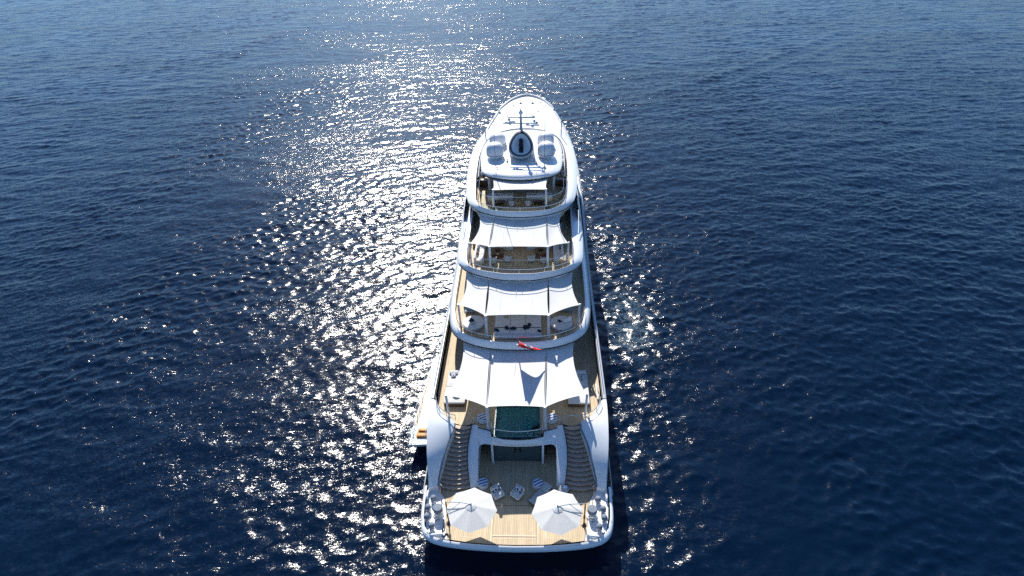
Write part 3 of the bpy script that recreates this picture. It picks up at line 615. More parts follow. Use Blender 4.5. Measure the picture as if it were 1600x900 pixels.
for k in (0, 7, 15, 22, 29): rb.tube([(gl[k][0], gl[k][1], ZB), gl[k]], .022)
o = P(rb, 'inner_glass_rail', STEEL); P(MB().loft([setz(gl, ZB+.06), setz(gl, 11.78)]), 'glass_panel', CGLASS, o)
gl = crom([(-4.75, 36.5, 14.75), (-4.6, 33.0, 14.75), (-4.05, 31.6, 14.75), (-2.8, 31.05, 14.75), (0, 30.85, 14.75), (2.8, 31.1, 14.75), (4.05, 31.7, 14.75), (4.6, 33, 14.75), (4.75, 36.5, 14.75)], 40)
rb = MB().tube(gl, .032)
for k in (0, 6, 13, 20, 26, 33, 39): rb.tube([(gl[k][0], gl[k][1], ZS), gl[k]], .022)
o = P(rb, 'inner_glass_rail', STEEL); P(MB().loft([setz(gl, ZS+.06), setz(gl, 14.68)]), 'glass_panel', CGLASS, o)
# side openings showing dark glass between rims; fashion plates
for s in (-1, 1):
    P(MB().box((s*6.05, 33.2, 11.62), (.62, .9, .02), rx=0).box((s*6.05, 33.2, 11.64), (.5, .75, .02)), 'grey_shoulder_panel', MASTG)  # flat grey squares laid on the rim shoulders
    P(MB().loft([[(s*6.55, 31.5, 11.4), (s*6.7, 40, 11.4), (s*6.7, 47, 11.4)], [(s*6.2, 32.5, 13.2), (s*6.4, 40, 13.2), (s*6.5, 47, 13.2)]]), 'fashion_plate_window', DGLASS)
    P(MB().tube(crom([(s*6.0, 27.5, 12.2), (s*6.15, 29.5, 12.6), (s*6.2, 31, 13.1)], 8), .05), 'fashion_plate_strut', WHITE)
# sun-deck windscreen
m0 = len(si_)//2; WS = mirror([(p[0]*.975, p[1]-.1, 0) for p in si_[m0:] if p[1] > 36.5][::-1]); 
WS = [p for p in WS]
hl = [(p[0], p[1]) for p in si_[m0:] if p[1] > 36.2][::-1]        # from the front centre aft
hw = [(p[0]*.97, p[1]-.12, 14.5) for p in hl]; ht_ = [(p[0]*.93, p[1]-.55, float(np.interp(p[1], [36, 39, 44, 49, 51], [14.8, 15.3, 15.3, 14.75, 14.6]))) for p in hl]
wo = P(MB().loft([mirror(hw), mirror(ht_)]), 'sun_deck_windscreen', DGLASS)
P(MB().tube(mirror(ht_), .05), 'windscreen_rail', WHITE, wo)
P(MB().tube(mirror(hw), .07), 'windscreen_sill', DARKM, wo)
# hardtop
HT = [(0, 32.3), (1.0, 32.38), (2.0, 32.62), (3.2, 33.1), (4.0, 33.75), (4.35, 34.6), (4.6, 36.5), (4.72, 39), (4.65, 41.5), (4.35, 43.6), (3.7, 45.4), (2.6, 46.5), (1.3, 47.1), (0, 47.25)]
ho = mirror(cromk(HT, 6)); cy = 39.5
def sc(P_, kx, ky, z): return [(p[0]*kx, cy+(p[1]-cy)*ky, z) for p in P_]
hrows = [sc(ho, .93, .965, 15.95), sc(ho, .985, .992, 16.0), sc(ho, 1.0, 1.0, 16.14), sc(ho, .995, .997, 16.3), sc(ho, .955, .975, 16.45), sc(ho, .8, .88, 16.58), sc(ho, .5, .6, 16.68), sc(ho, .05, .1, 16.7)]
P(MB().loft(hrows).ngon(sc(ho, .93, .965, 15.951)), 'hardtop', WHITE)
P(MB().tube([(p[0], p[1]-.02, 16.03) for p in ho[len(ho)//2-30:len(ho)//2+31]], .05), 'hardtop_edge_line', BLACK)  # thin black line round the aft edge of the hardtop
P(MB().loft([mirror([(0, 45.4, 16.62), (1.1, 45.2, 16.62), (2.2, 44.6, 16.62), (3.2, 43.6, 16.6)]), mirror([(0, 46.6, 16.52), (1.3, 46.4, 16.52), (2.5, 45.7, 16.5), (3.5, 44.4, 16.5)])]), 'hardtop_skylight', COVER)
P(MB().box((0, 42, 14.8), (5.6, 7.5, 2.3), bev=.3), 'hardtop_core', WHITE)
for s in (-1, 1):
    P(MB().tube([(s*3.6, 35.2, ZS), (s*3.7, 35.2, 16.0)], .14), 'hardtop_leg', WHITE)
    P(MB().box((s*2.9, 37.6, 14.55), (.02, 2.0, 1.0)), 'core_window', DGLASS)
# radomes
def dome(x, y, R0=.98, h=1.85, zb=16.5):
    o = P(MB().lathe([(R0*.62, 0), (R0*.68, .25), (R0*.94, .34), (R0, .55), (R0, h*.55), (R0*.93, h*.75), (R0*.75, h*.90), (R0*.42, h*.985), (0, h)], (x, y, zb), 32), 'satellite_radome', DOME)
    P(MB().lathe([(R0*1.005, .52), (R0*1.012, .56), (R0*1.005, .60)], (x, y, zb), 32), 'radome_seam', COVER, o)
dome(-2.98, 37.5); dome(2.82, 37.5); dome(-2.86, 40.9, .98, 1.75); dome(2.80, 40.9, .98, 1.75)
for s in (-1, 1): P(MB().lathe([(.06, 0), (.06, .15), (.1, .17), (.1, .3), (0, .33)], (s*2.6, 34.2, 16.5), 10), 'deck_sensor', BLACK)
# mast: egg-shaped fairing leaning aft, open top with exhausts
C0 = Vector((0, 36.9, 18.35)); ax_u = Vector((1, 0, 0)); nrm = Vector((0, -.70, .72)).normalized(); ax_v = nrm.cross(ax_u).normalized()
if ax_v.z < 0: ax_v = -ax_v
def egg(k, off, n=40):
    out = []
    for i in range(n):
        a = 2*PI*i/n; sx = 1.30*k*math.cos(a)*(1-.22*math.sin(a)); sy = 1.62*k*math.sin(a)
        out.append(tuple(C0+ax_u*sx+ax_v*sy+nrm*off))
    return out
base = [( 1.45*math.cos(2*PI*i/40), 39.4+2.6*math.sin(2*PI*i/40), 16.6) for i in range(40)]
e1 = egg(1.0, 0)
fair = MB().loft([base, lerp(base, e1, .5), lerp(base, egg(1.06, -.2), .9), egg(1.05, -.06), egg(1.0, 0), egg(.92, .02)], closed=True)
mast = P(fair, 'mast_fairing', MASTG)
P(MB().loft([egg(.91, .03), egg(.87, .06), egg(.82, .03), egg(.80, -.08)], closed=True), 'funnel_lip', BLACK, mast)
P(MB().loft([egg(.805, -.07), egg(.55, -.3), egg(.3, -.4), egg(.02, -.42)], closed=True), 'funnel_bowl', WHITE, mast)
for (dv, r_) in ((.42, .24), (-.12, .26)):
    c = C0+ax_v*dv-nrm*.45; P(MB().tube([c, c+nrm*.5], r_, 16), 'exhaust_pipe', BLACK, mast)
c = C0-ax_v*.62-nrm*.40; P(MB().box(c, (.5, .7, .25), rx=R(45), bev=.05), 'exhaust_box', BLACK, mast)
# mast pole with radar yards
pole = P(MB().tube([(0, 38.3, 18.6), (0, 38.5, 20.2), (0, 38.5, 21.75)], [.22, .13, .08], 12), 'mast_pole', MASTG)
for (z, x0, x1, y) in ((20.85, -1.4, 1.25, 38.5), (20.2, -2.0, 1.95, 38.4)):
    P(MB().box(((x0+x1)/2, y, z), (x1-x0, .12, .10), rz=-.02), 'yard_arm', MASTG, pole)
P(MB().box((-1.2, 38.2, 20.42), (1.2, .16, .18), bev=.04).lathe([(.16, -.2), (.16, 0), (0, .02)], (-1.2, 38.2, 20.35), 12), 'radar_scanner', WHITE, pole)
P(MB().box((1.3, 38.2, 20.05), (1.5, .16, .18), bev=.04, rz=-.12).lathe([(.16, -.2), (.16, 0), (0, .02)], (1.3, 38.2, 20.0), 12), 'radar_scanner', WHITE, pole)
for (x, z) in ((-1.55, 20.28), (-1.3, 20.5), (1.5, 20.3), (1.75, 20.1), (1.45, 20.75)): P(MB().lathe([(0, 0), (.11, .02), (.13, .15), (.07, .27), (0, .28)], (x, 38.4, z), 10), 'camera_pod', MASTG, pole)
P(MB().lathe([(.05, -.2), (.2, -.1), (.24, .1), (.15, .26), (0, .32)], (0, 38.5, 21.3), 16), 'mast_head_sphere', WHITE, pole)
for (x, z0, z1) in ((-.65, 20.85, 21.5), (.65, 20.85, 21.6), (-1.05, 20.85, 21.2), (1.3, 20.3, 21.2)): P(MB().tube([(x, 38.5, z0), (x, 38.5, z1)], .022), 'whip', MASTG, pole)
for (x, y, z1) in ((-2.72, 33.5, 22.5), (2.55, 33.5, 23.4)): P(MB().tube([(x, y, 16.45), (x+.06, y, z1)], [.045, .02]), 'whip_antenna', MASTG)
for (x, y) in ((-1.55, 36.0), (1.5, 36.0), (1.72, 35.2), (-1.9, 41)): P(MB().lathe([(.14, 0), (.15, .12), (.06, .2), (.06, .35), (.12, .38), (0, .48)], (x, y, 16.58), 12), 'searchlight', MASTG)
for s in (-1, 1): P(MB().tube([(s*5.0, 49.5, 14.3), (s*5.05, 49.5, 17.2)], .07), 'forward_whip_antenna', MASTG)

# fold-down boarding platform on the left side
bp_ = thing('boarding_platform', (0, 0, 0), '', ''); del bp_['label']; del bp_['category']; bp_.parent = Yt
pf = [(-7.6, 8.9), (-9.75, 8.75), (-9.72, 10.2), (-9.55, 14), (-9.3, 18), (-8.9, 20.6), (-7.6, 21.2)]
P(MB().prism(pf, 1.25, 1.5), 'platform_slab', HULLW, bp_)
P(MB().loft([[(-9.66, 11.0, 1.508), (-9.52, 14, 1.508), (-9.27, 18.2, 1.508)], [(-9.36, 11.0, 1.508), (-9.26, 14, 1.508), (-9.03, 18.2, 1.508)]]), 'teak_strip', KING, bp_)
P(MB().ngon([(-9.3, 9.5, 1.508), (-7.75, 9.6, 1.508), (-7.75, 10.7, 1.508), (-9.2, 10.7, 1.508)]).box((-8.5, 9.75, 1.62), (1.3, .3, .2), bev=.02).box((-8.5, 10.35, 1.58), (1.2, .12, .14), bev=.02), 'teak_step', RUST, bp_)
rb = MB()
top = [(-9.72, 8.9, 2.5), (-9.66, 11, 2.5), (-9.5, 14, 2.5), (-9.26, 18, 2.5), (-8.95, 20.3, 2.5)]
rb.tube(top, .03).tube([(p[0], p[1], 2.0) for p in top], .018)
for q in np.linspace(0, 1, 12):
    i = min(int(q*4), 3); t = q*4-i; p = [top[i][j]+(top[i+1][j]-top[i][j])*t for j in range(3)]; rb.tube([(p[0], p[1], 1.5), p], .022)
P(rb, 'platform_rail', MASTG, bp_)
for (x, y) in ((-9.2, 8.95), (-8.1, 8.95)): P(MB().tube([(x, y, 1.5), (x, y, 2.9), (x+.1, y+.8, 3.0)], .03), 'boarding_handrail', STEEL, bp_)

# flagstaff leaning over the rim, with the ensign flying from it
s0, s1 = Vector((-.1, 14.0, 8.3)), Vector((.03, 11.6, 10.6))
P(MB().tube([s0, s1], [.055, .035]).lathe([(0, -.07), (.08, 0), (0, .08)], s1, 10), 'flagstaff', WHITE)
def flag():
    nu, nv = 30, 14; vs = []; mb = MB()
    RED, BLUE, WH = [plain(n_, c_, .85, var=.08, scale=3) for n_, c_ in (('flag_red', (.62, .015, .02)), ('flag_blue', (.012, .02, .10)), ('flag_white', (.75, .74, .72)))]
    dv = (s1-s0)
    for i in range(nu+1):
        for j in range(nv+1):
            a, b = i/nu, j/nv
            p = s0+dv*(.97-.62*b)
            fall = .06*a-.02*a*a-.22*b
            p = p+Vector((2.2*a*(.14+.86*b), .18*math.sin(5*a+2*b)-.25*a, .45*math.sin(PI*a)*.9+fall+.10*math.sin(9*a+3*b)*a))
            vs.append(p)
    for i in range(nu):
        for j in range(nv):
            a, b = (i+.5)/nu, (j+.5)/nv; mi = 0
            if a < .5 and b < .5:
                x, y = a/.5-.5, b/.5-.5; mi = 1
                if abs(abs(x)-abs(y)) < .10: mi = 2
                if abs(x) < .13 or abs(y) < .17: mi = 2
                if abs(x) < .07 or abs(y) < .09: mi = 0
            elif (a-.75)**2+((b-.5)*.55)**2 < .0156: mi = 2 if (a-.75)**2+((b-.5)*.55)**2 > .005 else 1
            q = i*(nv+1)+j; mb.f.append((q, q+1, q+nv+2, q+nv+1)); mb.m.append(mi); mb.sm.append(True)
    mb.v = [tuple(p) for p in vs]
    return tag(mb.build('ensign_flag', [RED, BLUE, WH]), 'red ensign flag with blue canton flying from the staff over the awning', 'flag')
flag()

# ---------------------------------------------------------------- awnings
def catpatch(c00, c10, c01, c11, sag_s=0.0, sag_a=0.0, sag_f=0.0, drop=.12, n=14):
    """panel between front edge c00-c10 and aft edge c01-c11; sides pulled in by sag_s (left, right), aft edge pulled forward by sag_a"""
    c00, c10, c01, c11 = map(Vector, (c00, c10, c01, c11)); rows = []
    sl, sr = sag_s if isinstance(sag_s, tuple) else (sag_s, sag_s)
    for j in range(n+1):
        v = j/n; w_ = 4*v*(1-v); row = []
        L_ = c00.lerp(c01, v)+Vector((sl*w_, 0, 0)); R_ = c10.lerp(c11, v)-Vector((sr*w_, 0, 0))
        for i in range(n+1):
            t = i/n; wt = 4*t*(1-t); p = L_.lerp(R_, t)
            p = p+Vector((0, sag_a*wt*v**2-sag_f*wt*(1-v)**2, -drop*wt*w_)); row.append(tuple(p))
        rows.append(row)
    return rows
def awning(label, z, aftL, midL, midR, aftR, fL, fmL, fmR, fR, base_mid, base_out, sag, pole_r=.135, sag_a=.20, panels3=True, ztop_f=None, slit=False):
    zf = ztop_f if ztop_f else z+.1
    t = thing('awning', (0, aftL[1], z), label, 'awning', group='white awnings over the aft decks')
    off = Vector(t.location)
    def B(mb, name, mat, par=t):
        mb.v = [(p[0]-off.x, p[1]-off.y, p[2]-off.z) for p in mb.v]; return mb.build(name, mat, par)
    def V(p, zz): return (p[0], p[1], zz)
    if panels3:
        B(MB().loft(catpatch(V(fmL, zf), V(fmR, zf), V(midL, z), V(midR, z), (.10, .10), sag_a*.6, drop=.10)), 'awning_panel', CANVAS)
        B(MB().loft(catpatch(V(fL, zf-.12), (fmL[0]-.02, fmL[1], zf), V(aftL, z-.12), (midL[0]-.06, midL[1], z), (sag, .06), sag_a, drop=.08)), 'awning_panel', CANVAS)
        B(MB().loft(catpatch((fmR[0]+.02, fmR[1], zf), V(fR, zf-.12), (midR[0]+.06, midR[1], z), V(aftR, z-.12), (.06, sag), sag_a, drop=.08)), 'awning_panel', CANVAS)
    else:
        B(MB().loft(catpatch(V(fL, zf), V(fR, zf), V(midL, z), V(midR, z), (sag, sag), sag_a*.5, drop=.10)), 'awning_panel', CANVAS)
    seam = MB()
    for q in (() if slit else ((midL, fmL), (midR, fmR))):
        seam.tube([(q[0][0], q[0][1], z+.03), ((q[0][0]+q[1][0])/2, (q[0][1]+q[1][1])/2, (z+zf)/2+.01), (q[1][0], q[1][1], zf+.03)], .022)
    for x in (-.05,): seam.tube([(x+.02, midL[1]+sag_a*.6+.05, z+.03), (x-.25, (midL[1]+fmL[1])/2, (z+zf)/2-.06), (x-.05, fmL[1]-.05, zf+.02)], .012)
    B(seam, 'seam_rope', POLEM)
    st = MB()
    for q in ((.22, .0), (.74, .0)):
        a, b_ = midL[0]+(midR[0]-midL[0])*q[0], fmL[0]+(fmR[0]-fmL[0])*q[0]
        st.tube([(a, midL[1]+sag_a*.45, z+.012), (a*.5+b_*.5, (midL[1]+fmL[1])/2, (z+zf)/2-.065), (b_, fmL[1]-.05, zf+.012)], .008, 5)
    B(st, 'stitched_seam', CUSH)
    for (p, zb) in ((midL, base_mid), (midR, base_mid)): B(MB().tube([(p[0]*1.01, p[1]+.06, zb), (p[0], p[1]-.02, z+.10)], pole_r, 12).lathe([(pole_r*1.5, 0), (pole_r*1.5, .05), (pole_r, .07)], (p[0]*1.01, p[1]+.06, zb), 12), 'awning_pole', POLEM)
    if panels3:
        for (p, zb) in ((aftL, base_out), (aftR, base_out)): B(MB().tube([(p[0]*1.0, p[1]+.0, zb), (p[0]*1.01, p[1]-.02, z+.02)], pole_r*.72, 12).lathe([(pole_r*1.2, 0), (pole_r*1.2, .05), (pole_r*.7, .07)], (p[0], p[1], zb), 12), 'awning_pole', POLEM)
    return t
awning('largest white awning stretched above the pool on the main deck', 7.6, (-5.82, 8.85), (-2.38, 7.5), (2.24, 7.5), (5.66, 9.0), (-5.1, 15.45), (-2.5, 14.42), (2.5, 14.42), (5.0, 15.4), ZM, ZM, .45, ztop_f=7.78)
awning('white three-panel awning with two slits above the big sunbed', 10.5, (-5.5, 17.5), (-2.9, 15.75), (2.68, 15.75), (5.5, 17.45), (-5.3, 22.25), (-2.9, 20.75), (2.75, 20.75), (5.2, 22.25), ZU, ZU, .35, slit=True, ztop_f=11.0)
awning('white awning with the mast shadow on it above the bridge deck lounge', 13.2, (-4.9, 24.05), (-2.9, 23.2), (2.73, 23.1), (4.75, 24.0), (-4.5, 29.5), (-2.7, 28.3), (2.7, 28.3), (4.4, 29.5), ZB, ZB, .55, pole_r=.12, sag_a=.14, ztop_f=13.75)
awning('smallest white awning hung from the hardtop above the sun deck sofas', 15.95, (-2.85, 30.15), (-2.85, 30.15), (2.68, 30.15), (2.68, 30.15), (-3.3, 34.2), (-2.6, 34.2), (2.6, 34.2), (3.25, 34.2), ZS, ZS, .18, pole_r=.11, panels3=False, ztop_f=15.9)

# ---------------------------------------------------------------- parasols on the platform
def parasol(loc, hub, a0, label, side):
    t = thing('cantilever_parasol', loc, label, 'parasol', group='parasols on the stern platform'); X, Y_, Z_ = loc
    hx, hy = hub[0]-X, hub[1]-Y_; zt, ze, rad = 2.82, 2.30, 1.88; n = 8
    cs = [(hx+rad*math.cos(a0+2*PI*k/n), hy+rad*math.sin(a0+2*PI*k/n), ze) for k in range(n)]
    cn = MB(); m = 8
    for k in range(n):
        a, b = Vector(cs[k]), Vector(cs[(k+1) % n]); tip = Vector((hx, hy, zt)); rows = []
        for i in range(m+1):
            q = i/m; aa = tip.lerp(a, q); bb = tip.lerp(b, q); row = []
            for j in range(m+1):
                w_ = j/m; p = aa.lerp(bb, w_); p.z -= .025*4*w_*(1-w_)*q; p += (Vector((hx, hy, p.z))-p)*(.014*4*w_*(1-w_)*q); row.append(tuple(p))
            rows.append(row)
        cn.loft(rows, smooth=False)
    cn.sm = [True]*len(cn.sm)
    c = cn.build('canopy', UCLOTH, t)
    me = c.data
    hemt = MB().lathe([(.0, .055), (.22, .03), (.42, -.09)], (hx, hy, zt), 8); hemt.build('vent_cap', UCLOTH, c)
    MB().tube([(hx, hy, zt-.3), (hx, hy, zt+.25)], .045).build('finial', DARKM, t)
    rb = MB()
    for p in cs: rb.tube([(hx, hy, zt-.1), (p[0]*.985+hx*.015, p[1]*.985+hy*.015, p[2]-.03)], .018)
    rb.build('ribs', DARKM, t)
    MB().tube([(0, 0, 0), (0, 0, 2.66)], .05).box((0, 0, 1.0), (.15, .15, .3), bev=.03).build('mast', WICK, t)
    MB().lathe([(.2, 0), (.2, .05), (.09, .08), (.07, .3)], (0, 0, 0), 20).build('base', DARKM, t)
    e = Vector((hx*.58, hy*.58+.02, zt+.06))
    MB().tube([(0, 0, 2.64), e, (hx, hy, zt+.08)], .03).tube([(hx*.10, hy*.1-.62*1, 2.36), e], .025).build('boom', MASTG, t)
    return t
parasol((-5.1, .68, ZP), (-3.2, .32), R(88), 'white octagonal cantilever parasol on the left side of the stern platform', -1)
parasol((5.08, .66, ZP), (3.05, .22), R(96), 'white octagonal cantilever parasol on the right side of the stern platform', 1)

# ---------------------------------------------------------------- furniture
# striped armchairs on the platform
def armchair(loc, rz, label):
    t = thing('armchair', loc, label, 'armchair', rz, 'patterned armchairs on the stern platform')
    MB().box((0, 0, .3), (.82, .8, .22), bev=.05).build('seat', CUSH, t)
    MB().box((0, .02, .435), (.62, .62, .1), bev=.04).build('seat_cushion', CUSH, t)
    MB().box((0, .39, .58), (.82, .14, .52), rx=R(-8), bev=.05).build('backrest', CUSH, t)
    MB().box((0, .24, .66), (.6, .16, .4), rx=R(-28), bev=.06).build('pillow', PATT, t)
    for s in (-1, 1): MB().box((s*.37, -.02, .48), (.1, .72, .18), bev=.04).build('armrest', CUSH, t)
    for a in (-1, 1):
        for b in (-1, 1): MB().box((a*.34, b*.32, .1), (.06, .06, .2)).build('leg', BROWN, t)
    return t
A1 = armchair((-1.52, 3.1, ZP), R(33), 'left patterned armchair turned inwards on the platform, near the left parasol')
dup(A1, (.02, 3.1, ZP), R(-36), 'right patterned armchair turned inwards on the platform, between its twin and the loungers')
def pouffe(loc, label, rz=.35, r_=.46):
    t = thing('pouffe', loc, label, 'pouffe', rz, 'round blue striped pouffes')
    MB().lathe([(r_*.9, 0), (r_, .04), (r_, .36), (r_*.93, .42), (0, .43)], n=28).build('drum', CUSH, t)
    MB().lathe([(r_*.84, .425), (r_*.86, .455), (r_*.75, .485), (0, .50)], n=28).build('striped_cushion', STRIPE, t)
    return t
pf1 = pouffe((-2.74, 4.1, ZP), 'round blue striped pouffe on the platform by the foot of the left stair wall')
dup(pf1, (1.66, 4.1, ZP), .55, 'round blue striped pouffe on the platform beside the grey lounger')
dup(pf1, (-2.95, 8.45, ZM), .5, 'round blue striped pouffe behind the left pool rail post on the main deck')
dup(pf1, (2.88, 8.5, ZM), .3, 'round blue striped pouffe behind the right pool rail post on the main deck')
def lounger(loc, rz, label):
    t = thing('sun_lounger', loc, label, 'sun lounger', rz, 'grey loungers on the stern platform')
    MB().box((0, 0, .22), (.78, 2.1, .08), bev=.02).build('frame', DARKM, t)
    MB().box((0, -.28, .33), (.76, 1.5, .14), bev=.05).build('mattress', CUSHG, t)
    MB().box((0, .72, .46), (.76, .72, .13), rx=R(24), bev=.05).build('backrest', CUSHG, t)
    for a in (-1, 1):
        for b in (-1, 1): MB().box((a*.33, b*.9, .1), (.05, .05, .2)).build('leg', DARKM, t)
    return t
L1 = lounger((1.85, 3.05, ZP), R(-38), 'grey lounger lying diagonally in the shade beside the right parasol')
dup(L1, (3.15, 2.75, ZP), R(-38), 'grey lounger mostly hidden under the right parasol with a white towel')
tag(MB().box((0, 0, .02), (.36, .24, .05), bev=.02).box((.05, .1, .06), (.22, .1, .05), bev=.02).build('towel', WHITE, loc=(3.78, 3.52, ZP+.62)), 'crumpled white towel on the head of the half hidden grey lounger', 'towel')
tag(MB().tube([(-2.12, 4.3, ZP+.03), (-2.2, 3.55, ZP+.03)], .03).tube([(-2.12, 3.55, ZP+.03), (-2.22, 3.2, ZP+.05)], .025).build('boat_hook', plain('rust_red', (.22, .06, .04), .6)), 'thin rust red boat hook lying on the platform planks beside a pouffe', 'boat hook')

# main deck sunbeds at either side
def daybed(loc, w_, l_, label, rz=0):
    t = thing('daybed', loc, label, 'daybed', rz, 'white daybeds on the main deck')
    MB().box((0, 0, .19), (w_-.06, l_-.06, .36)).build('base', BROWN, t)
    for k in (-1, 1): MB().box((0, k*l_/4, .46), (w_, l_/2-.02, .2), bev=.07).build('mattress', CUSH, t)
    MB().box((0, l_/2-.25, .66), (w_-.2, .4, .22), rx=R(15), bev=.08).build('bolster', CUSH, t)
    return t
d1 = daybed((-5.5, 11.9, ZM), 1.85, 3.9, 'white daybed with brown base by the left rail of the main deck')
dup(d1, (5.2, 11.9, ZM), 0, 'white daybed by the right rail of the main deck')
tag(MB().lathe([(.28, 0), (.3, .08), (.24, .16), (0, .18)], n=16, sx=1.2).box((.2, .1, .12), (.34, .3, .14), bev=.05, rz=.5).build('scatter_cushion', CUSHG, loc=(-5.35, 10.7, ZM+.56)), 'grey cushions heaped on the aft end of the left daybed', 'cushion')
tag(MB().box((0, 0, .1), (.42, .42, .16), bev=.06, rx=.3).build('scatter_cushion', PATT, loc=(-5.9, 13.2, ZM+.56)), 'patterned cushion on the forward end of the left daybed', 'cushion')
tag(MB().box((0, 0, .08), (.36, .6, .14), bev=.06).build('scatter_cushion', PATT, loc=(5.75, 13.0, ZM+.56)), 'dark patterned cushion on the forward end of the right daybed', 'cushion')
tag(MB().tube([(0, -.1, .2), (.05, .3, .25), (-.02, .8, .2), (.04, 1.3, .22), (0, 1.8, .2)], [.1, .13, .11, .13, .08]).build('rolled_cover', CUSH, loc=(6.85, 10.7, ZM+.1)), 'cream rolled cover lying along the right bulwark of the main deck', 'cover')

# upper deck: big sunpad, round daybeds, towels
t = thing('sunpad', (-.1, 17.15, ZU), 'large square off-white sunpad in the middle of the upper deck', 'sunpad')
MB().box((0, 0, .2), (4.3, 3.35, .38), bev=.06).build('base', CUSH, t)
for i in range(3):
    for j in range(2): MB().box((-1.44+1.44*i, .42-1.42*j if j else .42, .46), (1.425, 2.38 if j == 0 else .9, .16), bev=.06).build('mattress', CUSH, t)
def rdaybed(loc, label):
    t = thing('round_daybed', loc, label, 'round daybed', 0, 'round daybeds on the upper deck')
    MB().lathe([(.9, 0), (.95, .05), (.95, .3), (.9, .32)], n=36).build('base', CUSHG, t)
    MB().lathe([(.98, .32), (1.03, .38), (1.03, .47), (.97, .53), (0, .55)], n=36).build('mattress', CUSH, t)
    return t
r1 = rdaybed((-4.28, 17.4, ZU), 'round white daybed left of the big sunpad on the upper deck')
dup(r1, (3.92, 17.3, ZU), 0, 'round white daybed right of the big sunpad on the upper deck')
def heap(loc, w_, d_, label, name='towel', cat='towel', rz=0, mat=None):
    b = MB()
    for k in range(4): b.box((random.uniform(-.3, .3)*w_, random.uniform(-.2, .2)*d_, .04+.035*k), (w_*random.uniform(.45, .7), d_*random.uniform(.5, .8), .07), rz=random.uniform(-.8, .8), bev=.03)
    o = b.build(name, mat or NAVY, loc=loc); o.rotation_euler = (0, 0, rz); tag(o, label, cat); return o
zt = ZU+.55
for (x, y, a, b, lb) in ((-1.05, 16.35, .5, .5, 'navy towel heap on the left middle of the sunpad, nearer the edge'), (-.55, 16.25, .55, .42, 'navy towel heap on the sunpad, joining the left middle heap'),
                        (.75, 16.4, .6, .55, 'navy towel heap on the right middle of the sunpad'), (.95, 16.85, .42, .35, 'small navy towel above the right middle heap on the sunpad'),
                        (-1.98, 16.0, .5, .36, 'folded navy towel at the left edge of the sunpad'), (1.78, 15.9, .48, .34, 'folded navy towel at the right edge of the sunpad')):
    heap((x, y, zt), a, b, lb)
heap((-4.45, 17.55, zt), .42, .5, 'navy towel heap on the left round daybed'); heap((-4.35, 17.05, zt), .5, .18, 'thin lilac towel on the left round daybed', mat=CUSHG)
heap((3.75, 17.35, zt), .5, .22, 'navy folded towel on the right round daybed')
tag(MB().box((0, 0, .06), (.8, .5, .05), rz=.5, bev=.02).box((.2, .2, .12), (.5, .3, .1), rz=.9, bev=.04).build('towel', WHITE, loc=(4.45, 17.5, zt)), 'rumpled white towel on the outer edge of the right round daybed', 'towel')
tag(MB().lathe([(.24, 0), (.23, .02), (.12, .03), (.11, .11), (0, .13)], n=20).build('straw_hat', STRAW, loc=(-1.2, 18.1, zt)), 'straw sun hat lying at the top left of the sunpad', 'hat')
def lowtable(loc, label, w_=1.1, d_=.9):
    t = thing('coffee_table', loc, label, 'table', 0, 'square coffee tables on the upper deck')
    MB().box((0, 0, .40), (w_, d_, .05), bev=.01).build('table_top', TEAL, t)
    b = MB()
    for x in (-1, 1):
        for y in (-1, 1): b.box((x*(w_/2-.05), y*(d_/2-.05), .19), (.05, .05, .38))
    b.build('table_frame', STEEL, t); return t
q = lowtable((-4.7, 19.6, ZU), 'grey topped steel coffee table under the left corner of the second awning'); dup(q, (4.55, 19.7, ZU), 0, 'grey topped steel coffee table under the right corner of the second awning')

# lounge sofas on the bridge and sun decks
def sofa(loc, rz, L_, label, name_group, D=1.0, seats=3, pil=()):
    t = thing('sofa', loc, label, 'sofa', rz, name_group)
    MB().box((0, 0, .17), (L_, D, .3), bev=.03).build('base', CUSHG, t)
    for k in range(seats): MB().box((-L_/2+(k+.5)*L_/seats, -.08, .40), (L_/seats-.02, D-.18, .18), bev=.06).build('seat_cushion', CUSH, t)
    MB().box((0, D/2-.1, .55), (L_, .2, .5), bev=.06).build('backrest', CUSH, t)
    M_ = Matrix.Translation(loc) @ Matrix.Rotation(rz, 4, 'Z')
    for (px, lb, mt) in pil:
        o = MB().box((0, 0, 0), (.42, .14, .38), rx=R(-22), bev=.06).build('scatter_cushion', mt); o.location = M_ @ Vector((px, D/2-.32, .68)); o.rotation_euler = (0, 0, rz); tag(o, lb, 'cushion', 'scatter cushions')
    return t
G = 'sofas in the bridge deck lounge'
sofa((-1.98, 26.7, ZB), 0, 2.5, 'light grey sofa at the back left of the bridge deck lounge', G, pil=((.7, 'dark patterned cushion nearest the aisle on the back left lounge sofa', PATT), (.25, 'dark patterned cushion second from the aisle on the back left lounge sofa', PATT)))
sofa((1.86, 26.7, ZB), 0, 2.5, 'light grey sofa at the back right of the bridge deck lounge', G, pil=((-.95, 'dark patterned cushion nearest the aisle on the back right lounge sofa', PATT), (-.5, 'dark patterned cushion second from the aisle on the back right lounge sofa', PATT)))
sofa((-4.1, 25.4, ZB), PI/2, 3.6, 'long light sofa against the left side of the bridge deck lounge, half sunlit', G, pil=((1.2, 'grey cushion at the forward end of the left side lounge sofa', CUSHG), (.75, 'dark patterned cushion mid way along the left side lounge sofa', PATT), (.2, 'blue grey cushion in the middle of the left side lounge sofa', COVER), (-.7, 'brown cushion towards the aft end of the left side lounge sofa', WICK)))
sofa((3.85, 25.4, ZB), -PI/2, 3.6, 'long light sofa against the right side of the bridge deck lounge, in shade', G, pil=((-1.0, 'dark patterned cushion at the forward end of the right side lounge sofa', PATT), (-.45, 'blue grey cushion on the right side lounge sofa', COVER)))
